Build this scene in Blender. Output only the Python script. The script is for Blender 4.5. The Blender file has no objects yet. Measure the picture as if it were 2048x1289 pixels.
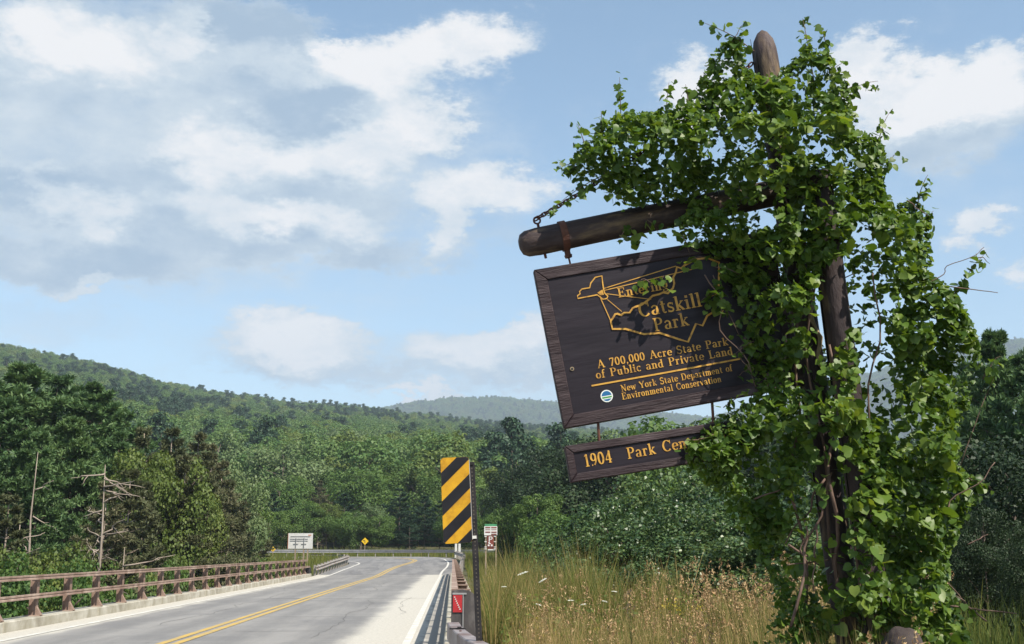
import bpy, bmesh, math, random
import numpy as np
from mathutils import Vector, Matrix, noise as mnoise

random.seed(7)
RNG = np.random.default_rng(7)
scene = bpy.context.scene
COL = scene.collection

# ------------------------------------------------------------------ camera
FPX, CX, CY = 2275.0, 1024.0, 644.5          # focal length and centre of the photograph in its own pixels
PITCH = math.atan((1103 - CY) / FPX)
YAW = math.atan((CX - 905) / math.hypot(FPX, 1103 - CY))
EYE = np.array([0.0, 0.0, 1.6])
cam = bpy.data.cameras.new('camera')
cam.sensor_width = 36.0
cam.lens = 36.0 * FPX / 2048.0
cam.clip_start = 0.1
cam.clip_end = 30000
cam_o = bpy.data.objects.new('camera', cam)
cam_o.location = EYE
cam_o.rotation_euler = (math.pi / 2 + PITCH, 0, -YAW)
COL.objects.link(cam_o)
scene.camera = cam_o

def ray(px, py):
    x, u = px - CX, CY - py
    fw = FPX * math.cos(PITCH) - u * math.sin(PITCH)
    up = FPX * math.sin(PITCH) + u * math.cos(PITCH)
    return np.array([x * math.cos(YAW) + fw * math.sin(YAW), -x * math.sin(YAW) + fw * math.cos(YAW), up])

def at(px, py, Y):
    """the point of the place seen at a pixel of the photograph, Y metres down the road"""
    d = ray(px, py)
    return EYE + d * (Y / d[1])

def azel(px, py):
    d = ray(px, py)
    d = d / np.linalg.norm(d)
    return math.atan2(d[0], d[1]), math.asin(d[2])

# ------------------------------------------------------------------ light
SUN = Vector((0.62, -0.62, 1.05)).normalized()
sun = bpy.data.lights.new('sun', 'SUN')
sun.energy = 5.0
sun.angle = math.radians(0.53)
sun.color = (1.0, 0.93, 0.82)
sun_o = bpy.data.objects.new('sun', sun)
sun_o.rotation_euler = SUN.to_track_quat('Z', 'Y').to_euler()
sun_o.location = (20, -20, 60)
COL.objects.link(sun_o)
scene.view_settings.view_transform = 'Standard'
scene.view_settings.look = 'None'
scene.view_settings.gamma = 1.0
scene.view_settings.exposure = 0.68
scene.cycles.max_bounces = 6
scene.cycles.diffuse_bounces = 3
scene.cycles.glossy_bounces = 2
scene.cycles.transmission_bounces = 4
scene.cycles.transparent_max_bounces = 8
scene.cycles.volume_bounces = 0
scene.cycles.use_denoising = True
scene.cycles.sample_clamp_indirect = 4.0

world = bpy.data.worlds.new('World')
scene.world = world
world.use_nodes = True

def build_world():
    nt = world.node_tree
    nt.nodes.clear()
    N, L = nt.nodes.new, nt.links.new
    out = N('ShaderNodeOutputWorld')
    bg = N('ShaderNodeBackground')
    bg.inputs['Strength'].default_value = 0.1
    L(bg.outputs[0], out.inputs[0])
    sky = N('ShaderNodeTexSky')
    sky.sky_type = 'NISHITA'
    sky.sun_disc = False
    sky.sun_elevation = math.asin(SUN.z)
    sky.sun_rotation = math.atan2(SUN.x, SUN.y)
    sky.altitude = 300
    sky.air_density = 1.0
    sky.dust_density = 0.35
    sky.ozone_density = 1.6
    tc = N('ShaderNodeTexCoord')
    sep = N('ShaderNodeSeparateXYZ'); L(tc.outputs['Generated'], sep.inputs[0])

    def m(op, a, b=None, c=None, clamp=False):
        n = N('ShaderNodeMath'); n.operation = op; n.use_clamp = clamp
        for i, v in enumerate((a, b, c)):
            if v is None: continue
            if isinstance(v, (int, float)): n.inputs[i].default_value = v
            else: L(v, n.inputs[i])
        return n.outputs[0]
    u = m('ARCTAN2', sep.outputs[0], sep.outputs[1])
    v = m('ARCSINE', sep.outputs[2])
    comb = N('ShaderNodeCombineXYZ'); L(u, comb.inputs[0]); L(v, comb.inputs[1])
    # ragged cloud edges: the coordinates are bent by noise before the cloud masses are read
    mp = N('ShaderNodeVectorMath'); mp.operation = 'MULTIPLY'
    L(tc.outputs['Generated'], mp.inputs[0]); mp.inputs[1].default_value = (1, 1, 2.0)
    def noise(scale, detail, rough, off=(0, 0, 0)):
        a = N('ShaderNodeVectorMath'); a.operation = 'ADD'
        L(mp.outputs[0], a.inputs[0]); a.inputs[1].default_value = off
        n = N('ShaderNodeTexNoise'); n.inputs['Scale'].default_value = scale
        n.inputs['Detail'].default_value = detail; n.inputs['Roughness'].default_value = rough
        L(a.outputs[0], n.inputs['Vector'])
        return n
    w1 = noise(9.0, 10.0, 0.7)
    sub = N('ShaderNodeVectorMath'); sub.operation = 'SUBTRACT'
    L(w1.outputs['Color'], sub.inputs[0]); sub.inputs[1].default_value = (0.5, 0.5, 0.5)
    sc = N('ShaderNodeVectorMath'); sc.operation = 'MULTIPLY'
    L(sub.outputs[0], sc.inputs[0]); sc.inputs[1].default_value = (0.19, 0.12, 0)
    add = N('ShaderNodeVectorMath'); add.operation = 'ADD'
    L(comb.outputs[0], add.inputs[0]); L(sc.outputs[0], add.inputs[1])
    P = add.outputs[0]

    def blob(px, py, rx, ry, amp, lo=0.35, hi=1.12):
        a, e = azel(px, py)
        s = N('ShaderNodeVectorMath'); s.operation = 'SUBTRACT'
        L(P, s.inputs[0]); s.inputs[1].default_value = (a, e, 0)
        q = N('ShaderNodeVectorMath'); q.operation = 'MULTIPLY'
        L(s.outputs[0], q.inputs[0]); q.inputs[1].default_value = (2324.0 / rx, 2324.0 / ry, 0)
        l = N('ShaderNodeVectorMath'); l.operation = 'LENGTH'; L(q.outputs[0], l.inputs[0])
        r = N('ShaderNodeMapRange'); r.interpolation_type = 'SMOOTHSTEP'
        r.inputs['From Min'].default_value = lo; r.inputs['From Max'].default_value = hi
        r.inputs['To Min'].default_value = amp; r.inputs['To Max'].default_value = 0
        L(l.outputs['Value'], r.inputs['Value'])
        return r.outputs[0]

    def total(items):
        t = None
        for it in items:
            o = blob(*it)
            t = o if t is None else m('ADD', t, o)
        return t
    bright = total([
        (190, 120, 190, 82, .9), (50, 95, 90, 80, .6), (390, 85, 50, 60, .6), (770, 140, 190, 105, 1.0), (680, 95, 90, 50, .6),
        (960, 85, 170, 80, .8), (460, 300, 180, 58, .75), (700, 295, 210, 66, .8), (870, 262, 100, 62, .75),
        (430, 368, 70, 34, .6), (115, 365, 40, 60, .55), (185, 425, 110, 44, .6), (480, 435, 170, 52, .6), (640, 450, 130, 50, .6),
        (1000, 405, 150, 70, .8), (870, 440, 60, 80, .6), (140, 556, 60, 18, .55), (580, 695, 185, 66, .95), (975, 700, 185, 58, .85),
        (1060, 650, 80, 50, .6), (880, 797, 190, 16, .7), (1700, 130, 110, 66, .8), (1800, 195, 220, 66, .7), (1940, 185, 180, 80, .7),
        (2010, 130, 80, 60, .6), (1940, 470, 70, 44, .6), (2045, 560, 70, 50, .6), (1410, 190, 110, 80, .9)])
    grey = total([
        (520, 55, 240, 75, .9, .3, 1.0), (600, 212, 240, 52, .75), (60, 375, 150, 60, .8), (280, 372, 150, 66, .6), (200, 520, 250, 52, .75),
        (560, 492, 380, 42, .6), (640, 392, 160, 40, .35), (980, 490, 160, 36, .35), (1890, 290, 210, 60, .6), (60, 170, 130, 60, .2),
        (1800, 780, 500, 40, .3), (700, 760, 380, 30, .3), (1060, 745, 160, 30, .4)])
    cover = total([(250, 280, 560, 300, .75, .5, 1.2), (700, 300, 420, 230, .5, .4, 1.15), (620, 720, 420, 80, .4), (1900, 220, 260, 140, .5),
                   (1150, 770, 500, 80, .3), (60, 650, 240, 60, .35), (1250, 250, 200, 60, .12), (500, 560, 700, 130, .22, .3, 1.2), (1900, 420, 300, 130, .2)])
    # the rest of the sky: the same kind of broken cloud, scattered by noise
    g1 = noise(2.6, 8.0, 0.6, (3.1, 0.4, 1.7))
    gen = N('ShaderNodeMapRange'); gen.interpolation_type = 'SMOOTHSTEP'
    gen.inputs['From Min'].default_value = 0.47; gen.inputs['From Max'].default_value = 0.66
    L(g1.outputs['Fac'], gen.inputs['Value'])
    inside = blob(1024, 560, 1500, 900, 1.0, 0.75, 1.1)
    gen_a = m('MULTIPLY', gen.outputs[0], m('SUBTRACT', 1.0, inside))
    d1 = noise(20.0, 10.0, 0.68, (0.3, 2.2, 0.9))
    wisp = m('MULTIPLY', m('SUBTRACT', d1.outputs['Fac'], 0.5), 0.7)
    alpha = m('ADD', m('MULTIPLY', bright, 1.1), m('ADD', m('MULTIPLY', grey, 0.9), m('ADD', cover, gen_a)))
    alpha = m('ADD', alpha, m('MULTIPLY', wisp, 0.9))
    ar = N('ShaderNodeMapRange'); ar.interpolation_type = 'SMOOTHSTEP'
    ar.inputs['From Min'].default_value = 0.0; ar.inputs['From Max'].default_value = 0.85
    ar.inputs['To Max'].default_value = 0.97
    L(alpha, ar.inputs['Value'])
    tone = m('ADD', m('SUBTRACT', m('ADD', 0.42, m('MULTIPLY', bright, 0.60)), m('MULTIPLY', grey, 0.46)),
             m('ADD', m('MULTIPLY', wisp, 1.5), m('MULTIPLY', gen_a, 0.25)), clamp=True)
    ramp = N('ShaderNodeValToRGB')
    e = ramp.color_ramp.elements
    e[0].position = 0.0; e[0].color = (0.340, 0.455, 0.590, 1)
    e[1].position = 1.0; e[1].color = (0.930, 0.905, 0.890, 1)
    k = e.new(0.5); k.color = (0.600, 0.680, 0.745, 1)
    L(tone, ramp.inputs[0])
    cs = N('ShaderNodeVectorMath'); cs.operation = 'SCALE'; cs.inputs['Scale'].default_value = 6.9
    L(ramp.outputs[0], cs.inputs[0])
    hs = N('ShaderNodeHueSaturation'); hs.inputs['Hue'].default_value = 0.488; hs.inputs['Saturation'].default_value = 0.98; hs.inputs['Value'].default_value = 1.2
    L(sky.outputs[0], hs.inputs['Color'])
    mix = N('ShaderNodeMix'); mix.data_type = 'RGBA'
    L(ar.outputs[0], mix.inputs[0]); L(hs.outputs[0], mix.inputs[6]); L(cs.outputs[0], mix.inputs[7])
    L(mix.outputs[2], bg.inputs['Color'])
    world.cycles.sampling_method = 'MANUAL'
    world.cycles.sample_map_resolution = 512
build_world()

# ------------------------------------------------------------------ materials
def mat(name, c1, c2=None, scale=4.0, rough=0.8, bump=0.0, bscale=None, detail=6.0, spec=0.3, metal=0.0, lo=0.35, hi=0.65, stretch=None, c3=None, s3=1.0, coat=0.0):
    """principled material whose colour wanders between c1 and c2 (and c3 on a second scale) by noise in object space"""
    mt = bpy.data.materials.new(name); mt.use_nodes = True
    nt = mt.node_tree; N, L = nt.nodes.new, nt.links.new
    b = nt.nodes['Principled BSDF']
    b.inputs['Roughness'].default_value = rough
    b.inputs['Specular IOR Level'].default_value = spec
    b.inputs['Metallic'].default_value = metal
    tc = N('ShaderNodeTexCoord'); vec = tc.outputs['Object']
    if stretch:
        mp = N('ShaderNodeMapping'); mp.inputs['Scale'].default_value = stretch
        L(vec, mp.inputs['Vector']); vec = mp.outputs[0]
    def noise(s, d=detail):
        n = N('ShaderNodeTexNoise'); n.inputs['Scale'].default_value = s; n.inputs['Detail'].default_value = d
        n.inputs['Roughness'].default_value = 0.6; L(vec, n.inputs['Vector']); return n
    col = None
    if c2 is not None:
        n = noise(scale); r = N('ShaderNodeValToRGB')
        r.color_ramp.elements[0].position = lo; r.color_ramp.elements[0].color = (*c1, 1)
        r.color_ramp.elements[1].position = hi; r.color_ramp.elements[1].color = (*c2, 1)
        L(n.outputs['Fac'], r.inputs[0]); col = r.outputs[0]
        if c3 is not None:
            n3 = noise(s3); r3 = N('ShaderNodeMapRange'); r3.inputs['From Min'].default_value = 0.52; r3.inputs['From Max'].default_value = 0.68
            L(n3.outputs['Fac'], r3.inputs['Value'])
            mx = N('ShaderNodeMix'); mx.data_type = 'RGBA'
            L(r3.outputs[0], mx.inputs[0]); L(col, mx.inputs[6]); mx.inputs[7].default_value = (*c3, 1); col = mx.outputs[2]
        L(col, b.inputs['Base Color'])
    else:
        b.inputs['Base Color'].default_value = (*c1, 1)
    if bump:
        n = noise(bscale or scale * 3); bp = N('ShaderNodeBump'); bp.inputs['Strength'].default_value = bump
        bp.inputs['Distance'].default_value = 0.02
        L(n.outputs['Fac'], bp.inputs['Height']); L(bp.outputs[0], b.inputs['Normal'])
    return mt

def leaf_mat(name, colours, trans=0.35, rough=0.55, spec=0.3):
    """leaf material: each leaf picks its own colour; light passes through thin leaves"""
    mt = bpy.data.materials.new(name); mt.use_nodes = True
    nt = mt.node_tree; N, L = nt.nodes.new, nt.links.new
    b = nt.nodes['Principled BSDF']; out = nt.nodes['Material Output']
    b.inputs['Roughness'].default_value = rough; b.inputs['Specular IOR Level'].default_value = spec
    g = N('ShaderNodeNewGeometry'); oi = N('ShaderNodeObjectInfo')
    a = N('ShaderNodeMath'); a.operation = 'MULTIPLY_ADD'; a.inputs[1].default_value = 0.62
    L(g.outputs['Random Per Island'], a.inputs[0])
    mu = N('ShaderNodeMath'); mu.operation = 'MULTIPLY'; mu.inputs[1].default_value = 0.38; L(oi.outputs['Random'], mu.inputs[0])
    L(mu.outputs[0], a.inputs[2])
    r = N('ShaderNodeValToRGB'); e = r.color_ramp.elements
    e[0].position = 0.0; e[0].color = (*colours[0], 1); e[1].position = 1.0; e[1].color = (*colours[-1], 1)
    for i, c in enumerate(colours[1:-1]):
        k = e.new((i + 1) / (len(colours) - 1)); k.color = (*c, 1)
    L(a.outputs[0], r.inputs[0]); L(r.outputs[0], b.inputs['Base Color'])
    if trans:
        t = N('ShaderNodeBsdfTranslucent')
        h = N('ShaderNodeHueSaturation'); h.inputs['Hue'].default_value = 0.485; h.inputs['Saturation'].default_value = 1.1; h.inputs['Value'].default_value = 1.35
        L(r.outputs[0], h.inputs['Color']); L(h.outputs[0], t.inputs['Color'])
        mx = N('ShaderNodeMixShader'); mx.inputs[0].default_value = trans
        L(b.outputs[0], mx.inputs[1]); L(t.outputs[0], mx.inputs[2]); L(mx.outputs[0], out.inputs['Surface'])
    return mt

def road_mat():
    """worn bridge deck: grey wheel lanes, pale bare concrete along both shoulders, patches, stains and transverse streaks"""
    mt = bpy.data.materials.new('worn_pavement'); mt.use_nodes = True
    nt = mt.node_tree; N, L = nt.nodes.new, nt.links.new
    b = nt.nodes['Principled BSDF']; b.inputs['Roughness'].default_value = 0.9; b.inputs['Specular IOR Level'].default_value = 0.2
    tc = N('ShaderNodeTexCoord'); sep = N('ShaderNodeSeparateXYZ'); L(tc.outputs['Object'], sep.inputs[0])
    def noise(s, d=6, st=(1, 1, 1)):
        mp = N('ShaderNodeMapping'); mp.inputs['Scale'].default_value = st; L(tc.outputs['Object'], mp.inputs['Vector'])
        n = N('ShaderNodeTexNoise'); n.inputs['Scale'].default_value = s; n.inputs['Detail'].default_value = d; n.inputs['Roughness'].default_value = 0.65
        L(mp.outputs[0], n.inputs['Vector']); return n.outputs['Fac']
    def m(op, a, b2, clamp=False):
        n = N('ShaderNodeMath'); n.operation = op; n.use_clamp = clamp
        for i, v in enumerate((a, b2)):
            if isinstance(v, (int, float)): n.inputs[i].default_value = v
            else: L(v, n.inputs[i])
        return n.outputs[0]
    def ss(v, a, c):
        r = N('ShaderNodeMapRange'); r.interpolation_type = 'SMOOTHSTEP'
        r.inputs['From Min'].default_value = a; r.inputs['From Max'].default_value = c; L(v, r.inputs['Value']); return r.outputs[0]
    def mix(f, a, c):
        x = N('ShaderNodeMix'); x.data_type = 'RGBA'; L(f, x.inputs[0])
        for i, v in ((6, a), (7, c)):
            if isinstance(v, tuple): x.inputs[i].default_value = (*v, 1)
            else: L(v, x.inputs[i])
        return x.outputs[2]
    y = sep.outputs[1]
    x = m('ADD', sep.outputs[0], m('MULTIPLY', m('SUBTRACT', noise(0.9, 5, (1, 0.5, 1)), 0.5), 0.7))
    fine = noise(14, 8); streak = noise(1.3, 6, (1, 0.12, 1)); cross = noise(1.0, 7, (0.16, 1.6, 1)); patch = noise(0.25, 4)
    grey = mix(ss(streak, .36, .64), (0.198, 0.192, 0.185), (0.258, 0.248, 0.234))
    grey = mix(m('MULTIPLY', ss(cross, .50, .68), .28), grey, (0.335, 0.325, 0.305))
    grey = mix(m('MULTIPLY', ss(patch, .52, .6), .35), grey, (0.15, 0.148, 0.15))
    for wx in (-2.55, -4.1, -5.75, -7.25):
        d = m('ABSOLUTE', m('SUBTRACT', x, wx), 0)
        grey = mix(m('MULTIPLY', m('SUBTRACT', 1.0, ss(d, .1, .55)), .3), grey, (0.15, 0.147, 0.144))
    oil = noise(3.2, 7, (1, .35, 1))
    grey = mix(m('MULTIPLY', ss(oil, .60, .72), .5), grey, (0.105, 0.10, 0.10))
    grey = mix(m('MULTIPLY', ss(noise(9, 8), .55, .75), .35), grey, (0.36, 0.35, 0.33))
    pale = mix(ss(fine, .3, .7), (0.40, 0.38, 0.33), (0.52, 0.49, 0.43))
    edge = m('ADD', ss(x, -2.15, -1.65), m('SUBTRACT', 1.0, ss(x, -8.15, -7.75)), True)
    dirt = ss(m('ADD', x, m('MULTIPLY', m('SUBTRACT', noise(2.2, 6, (1, 1.2, 1)), 0.5), 0.5)), -0.62, -0.48)
    deck = m('SUBTRACT', 1.0, ss(y, 77.5, 77.8))
    c = mix(m('MULTIPLY', edge, deck), grey, pale)
    c = mix(m('MULTIPLY', dirt, 0.8), c, (0.24, 0.225, 0.205))
    new = mix(ss(streak, .4, .6), (0.165, 0.162, 0.162), (0.222, 0.216, 0.210))
    c = mix(ss(y, 77.5, 77.8), c, new)
    c = mix(m('MULTIPLY', ss(fine, .58, .75), .25), c, (0.42, 0.41, 0.39))
    L(c, b.inputs['Base Color'])
    bp = N('ShaderNodeBump'); bp.inputs['Strength'].default_value = 0.35; bp.inputs['Distance'].default_value = 0.01
    L(noise(40, 4), bp.inputs['Height']); L(bp.outputs[0], b.inputs['Normal'])
    return mt

M = {}
M['road'] = road_mat()
M['white_line'] = mat('white_road_paint', (0.62, 0.60, 0.55), (0.48, 0.46, 0.41), 2.5, 0.8, lo=.4, hi=.62)
M['yellow_line'] = mat('yellow_road_paint', (0.50, 0.335, 0.085), (0.33, 0.265, 0.15), 2.4, 0.8, lo=.40, hi=.70, detail=10)
M['joint'] = mat('joint_filler', (0.07, 0.068, 0.066), (0.12, 0.115, 0.11), 3)
M['concrete'] = mat('kerb_concrete', (0.27, 0.245, 0.18), (0.46, 0.435, 0.37), 1.6, 0.9, 0.5, 12, c3=(0.20, 0.175, 0.13), s3=0.7)
M['weathering_steel'] = mat('weathering_steel', (0.188, 0.120, 0.088), (0.323, 0.232, 0.184), 3.0, 0.75, 0.25, 30, c3=(0.420, 0.320, 0.256), s3=1.1)
M['galvanised'] = mat('galvanised_steel', (0.150, 0.155, 0.166), (0.210, 0.215, 0.229), 1.5, 0.5, 0.1, 20, metal=0.5)
M['rusty_rail'] = mat('rusty_guide_rail', (0.30, 0.27, 0.24), (0.40, 0.37, 0.34), 2.0, 0.6, 0.2, 20, metal=0.25, c3=(0.24, 0.15, 0.10), s3=1.4)
M['box_beam'] = mat('aged_box_beam_steel', (0.22, 0.185, 0.185), (0.34, 0.30, 0.29), 6.0, 0.55, 0.15, 30, metal=0.25, c3=(0.17, 0.115, 0.10), s3=2)
M['dark_steel'] = mat('dark_steel', (0.016, 0.015, 0.018), (0.045, 0.04, 0.04), 8.0, 0.55, 0.1, 30, metal=0.2)
M['plate_steel'] = mat('end_plate_steel', (0.045, 0.042, 0.045), (0.13, 0.115, 0.11), 3.0, 0.5, 0.15, 20, metal=0.2, c3=(0.22, 0.20, 0.19), s3=3.0, stretch=(1, 1, .4))
M['red_reflective'] = mat('red_reflective_sheet', (0.46, 0.035, 0.04), (0.36, 0.03, 0.035), 12, 0.4)
M['white_sheet'] = mat('white_sheet', (0.72, 0.71, 0.67), (0.62, 0.61, 0.57), 3, 0.5)
M['sign_back'] = mat('sign_back_white', (0.66, 0.655, 0.63), (0.56, 0.555, 0.53), 1.6, 0.55)
M['grey_trim'] = mat('grey_aluminium', (0.34, 0.34, 0.34), (0.26, 0.26, 0.26), 3, 0.5)
M['orange_edge'] = mat('orange_edge_strip', (0.55, 0.16, 0.05))
M['post_wood'] = mat('pale_post_wood', (0.36, 0.28, 0.20), (0.26, 0.20, 0.14), 4, 0.8, stretch=(4, 4, .5))
M['yellow_sheet'] = mat('yellow_reflective_sheet', (0.66, 0.36, 0.022), (0.53, 0.27, 0.018), 9.0, 0.42, 0.05, 40, c3=(0.40, 0.20, 0.02), s3=4.5)
M['diamond_yellow'] = mat('diamond_yellow', (0.78, 0.50, 0.02), (0.70, 0.44, 0.02), 3, 0.5)
M['black_sheet'] = mat('black_sheet', (0.011, 0.011, 0.014), (0.019, 0.018, 0.022), 5, 0.45)
M['brown_sheet'] = mat('brown_sign_sheet', (0.22, 0.055, 0.04), (0.17, 0.045, 0.035), 3, 0.5)
M['green_sheet'] = mat('green_sign_sheet', (0.08, 0.30, 0.14), (0.07, 0.24, 0.12), 3, 0.5)
M['sign_panel'] = mat('sign_panel_brown_paint', (0.0105, 0.0068, 0.0115), (0.018, 0.0125, 0.0185), 3.0, 0.5, 0.12, 9, spec=0.3, stretch=(.4, 1, 4), c3=(0.034, 0.027, 0.034), s3=1.1)
M['sign_frame'] = mat('sign_frame_wood', (0.019, 0.010, 0.013), (0.042, 0.026, 0.029), 9, 0.55, 0.5, 30, stretch=(.35, 1, 3), c3=(0.093, 0.067, 0.070), s3=3.3)
M['gold'] = mat('gold_lettering', (0.66, 0.36, 0.060), (0.50, 0.26, 0.045), 9, 0.45, spec=0.4, c3=(0.26, 0.13, 0.03), s3=17)
M['log'] = mat('creosoted_log', (0.020, 0.0125, 0.0135), (0.078, 0.055, 0.053), 5.0, 0.65, 1.0, 16, stretch=(1, 1, .3), c3=(0.215, 0.150, 0.085), s3=5.5)
M['rust'] = mat('rusted_iron', (0.075, 0.030, 0.022), (0.14, 0.06, 0.04), 16, 0.7, 0.3, 40)
M['pale_streak'] = mat('dried_sap', (0.46, 0.38, 0.24), (0.30, 0.22, 0.13), 14, 0.7)
M['logo_white'] = mat('emblem_white', (0.75, 0.76, 0.72))
M['logo_blue'] = mat('emblem_blue', (0.02, 0.13, 0.30))
M['logo_green'] = mat('emblem_green', (0.06, 0.27, 0.07))
M['bark'] = mat('pine_bark', (0.075, 0.055, 0.045), (0.17, 0.135, 0.11), 3.0, 0.9, 0.6, 8, stretch=(1, 1, .3))
M['pale_bark'] = mat('dead_grey_wood', (0.24, 0.19, 0.15), (0.40, 0.33, 0.27), 3.0, 0.9, 0.5, 8, stretch=(1, 1, .3))
M['twig'] = mat('vine_stem', (0.10, 0.065, 0.05), (0.20, 0.13, 0.10), 20, 0.8, stretch=(1, 1, .3))
M['ground'] = mat('grassy_ground', (0.045, 0.055, 0.02), (0.10, 0.09, 0.045), 0.6, 0.95, 0.5, 5, c3=(0.12, 0.095, 0.06), s3=0.18)
M['stone'] = mat('boulder_stone', (0.035, 0.026, 0.025), (0.08, 0.062, 0.056), 5, 0.85, 0.6, 14)
M['vine'] = leaf_mat('vine_leaf', [(0.040, 0.085, 0.014), (0.080, 0.150, 0.022), (0.125, 0.205, 0.030), (0.190, 0.255, 0.040), (0.310, 0.330, 0.070)], 0.36, 0.45, 0.4)
M['pine'] = leaf_mat('pine_needles', [(0.040, 0.080, 0.031), (0.065, 0.126, 0.045), (0.105, 0.176, 0.058), (0.154, 0.227, 0.077)], 0.2, 0.55)
M['drypine'] = leaf_mat('dull_needles', [(0.055, 0.068, 0.030), (0.088, 0.102, 0.042), (0.120, 0.124, 0.056), (0.150, 0.130, 0.076)], 0.15, 0.6)
M['broad'] = leaf_mat('broad_leaf', [(0.044, 0.094, 0.024), (0.074, 0.141, 0.032), (0.115, 0.187, 0.042), (0.172, 0.234, 0.053)], 0.3)
M['broad_yellow'] = leaf_mat('yellowish_leaf', [(0.058, 0.094, 0.021), (0.094, 0.137, 0.029), (0.137, 0.182, 0.039), (0.195, 0.221, 0.052)], 0.3)
M['broad_pale'] = leaf_mat('pale_leaf', [(0.065, 0.114, 0.044), (0.104, 0.163, 0.062), (0.150, 0.208, 0.081), (0.195, 0.247, 0.111)], 0.3)
M['hill'] = leaf_mat('hill_leaf', [(0.060, 0.120, 0.036), (0.085, 0.165, 0.046), (0.125, 0.200, 0.058), (0.165, 0.235, 0.075)], 0.3)
M['hill_pale'] = leaf_mat('hill_pale_leaf', [(0.11, 0.17, 0.065), (0.15, 0.21, 0.085), (0.20, 0.25, 0.11)], 0.3)
M['hill_yellow'] = leaf_mat('hill_yellow_leaf', [(0.09, 0.14, 0.035), (0.14, 0.19, 0.045), (0.19, 0.23, 0.06)], 0.3)
M['bush_leaf'] = leaf_mat('bush_leaf', [(0.022, 0.055, 0.022), (0.036, 0.080, 0.028), (0.062, 0.115, 0.036), (0.105, 0.160, 0.046), (0.19, 0.225, 0.075)], 0.22, 0.4, 0.5)
M['shade_toned_leaf'] = leaf_mat('shade_toned_leaf', [(0.011, 0.025, 0.010), (0.018, 0.038, 0.013), (0.028, 0.052, 0.017), (0.042, 0.070, 0.023)], 0.15)  # shadow over the background wood is put into this darkened leaf colour
M['conifer'] = leaf_mat('conifer_needles', [(0.022, 0.053, 0.027), (0.035, 0.074, 0.036), (0.051, 0.096, 0.045)], 0.1)
M['grass'] = leaf_mat('tall_grass', [(0.088, 0.120, 0.023), (0.200, 0.180, 0.052), (0.375, 0.276, 0.115), (0.500, 0.372, 0.184)], 0.3, 0.7)
M['green_grass'] = leaf_mat('green_weeds', [(0.05, 0.09, 0.018), (0.09, 0.13, 0.025), (0.15, 0.17, 0.035), (0.22, 0.20, 0.05)], 0.3, 0.7)
M['seed'] = leaf_mat('grass_seed_heads', [(0.240, 0.132, 0.088), (0.360, 0.216, 0.121), (0.480, 0.324, 0.165), (0.600, 0.444, 0.242)], 0.25, 0.8)
M['umbel'] = leaf_mat('white_umbel', [(0.55, 0.56, 0.46), (0.70, 0.70, 0.60), (0.72, 0.72, 0.66)], 0.2, 0.8)
M['goldenrod'] = leaf_mat('yellow_flower', [(0.35, 0.30, 0.03), (0.5, 0.40, 0.04), (0.45, 0.36, 0.05)], 0.2, 0.8)

# ------------------------------------------------------------------ helpers
def obj(name, me, material=None, parent=None, loc=(0, 0, 0)):
    o = bpy.data.objects.new(name, me)
    COL.objects.link(o)
    if material is not None:
        me.materials.append(M[material] if isinstance(material, str) else material)
    o.location = loc
    if parent is not None: o.parent = parent
    return o

def tag(o, label=None, cat=None, group=None, kind=None):
    if label: o['label'] = label
    if cat: o['category'] = cat
    if group: o['group'] = group
    if kind: o['kind'] = kind
    return o

def empty(name, loc=(0, 0, 0)):
    o = bpy.data.objects.new(name, None); COL.objects.link(o); o.location = loc
    o.empty_display_size = 0.2
    return o

def copy_tree(o, parent=None):
    c = o.copy(); COL.objects.link(c); c.parent = parent
    for ch in o.children: copy_tree(ch, c)
    return c

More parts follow.
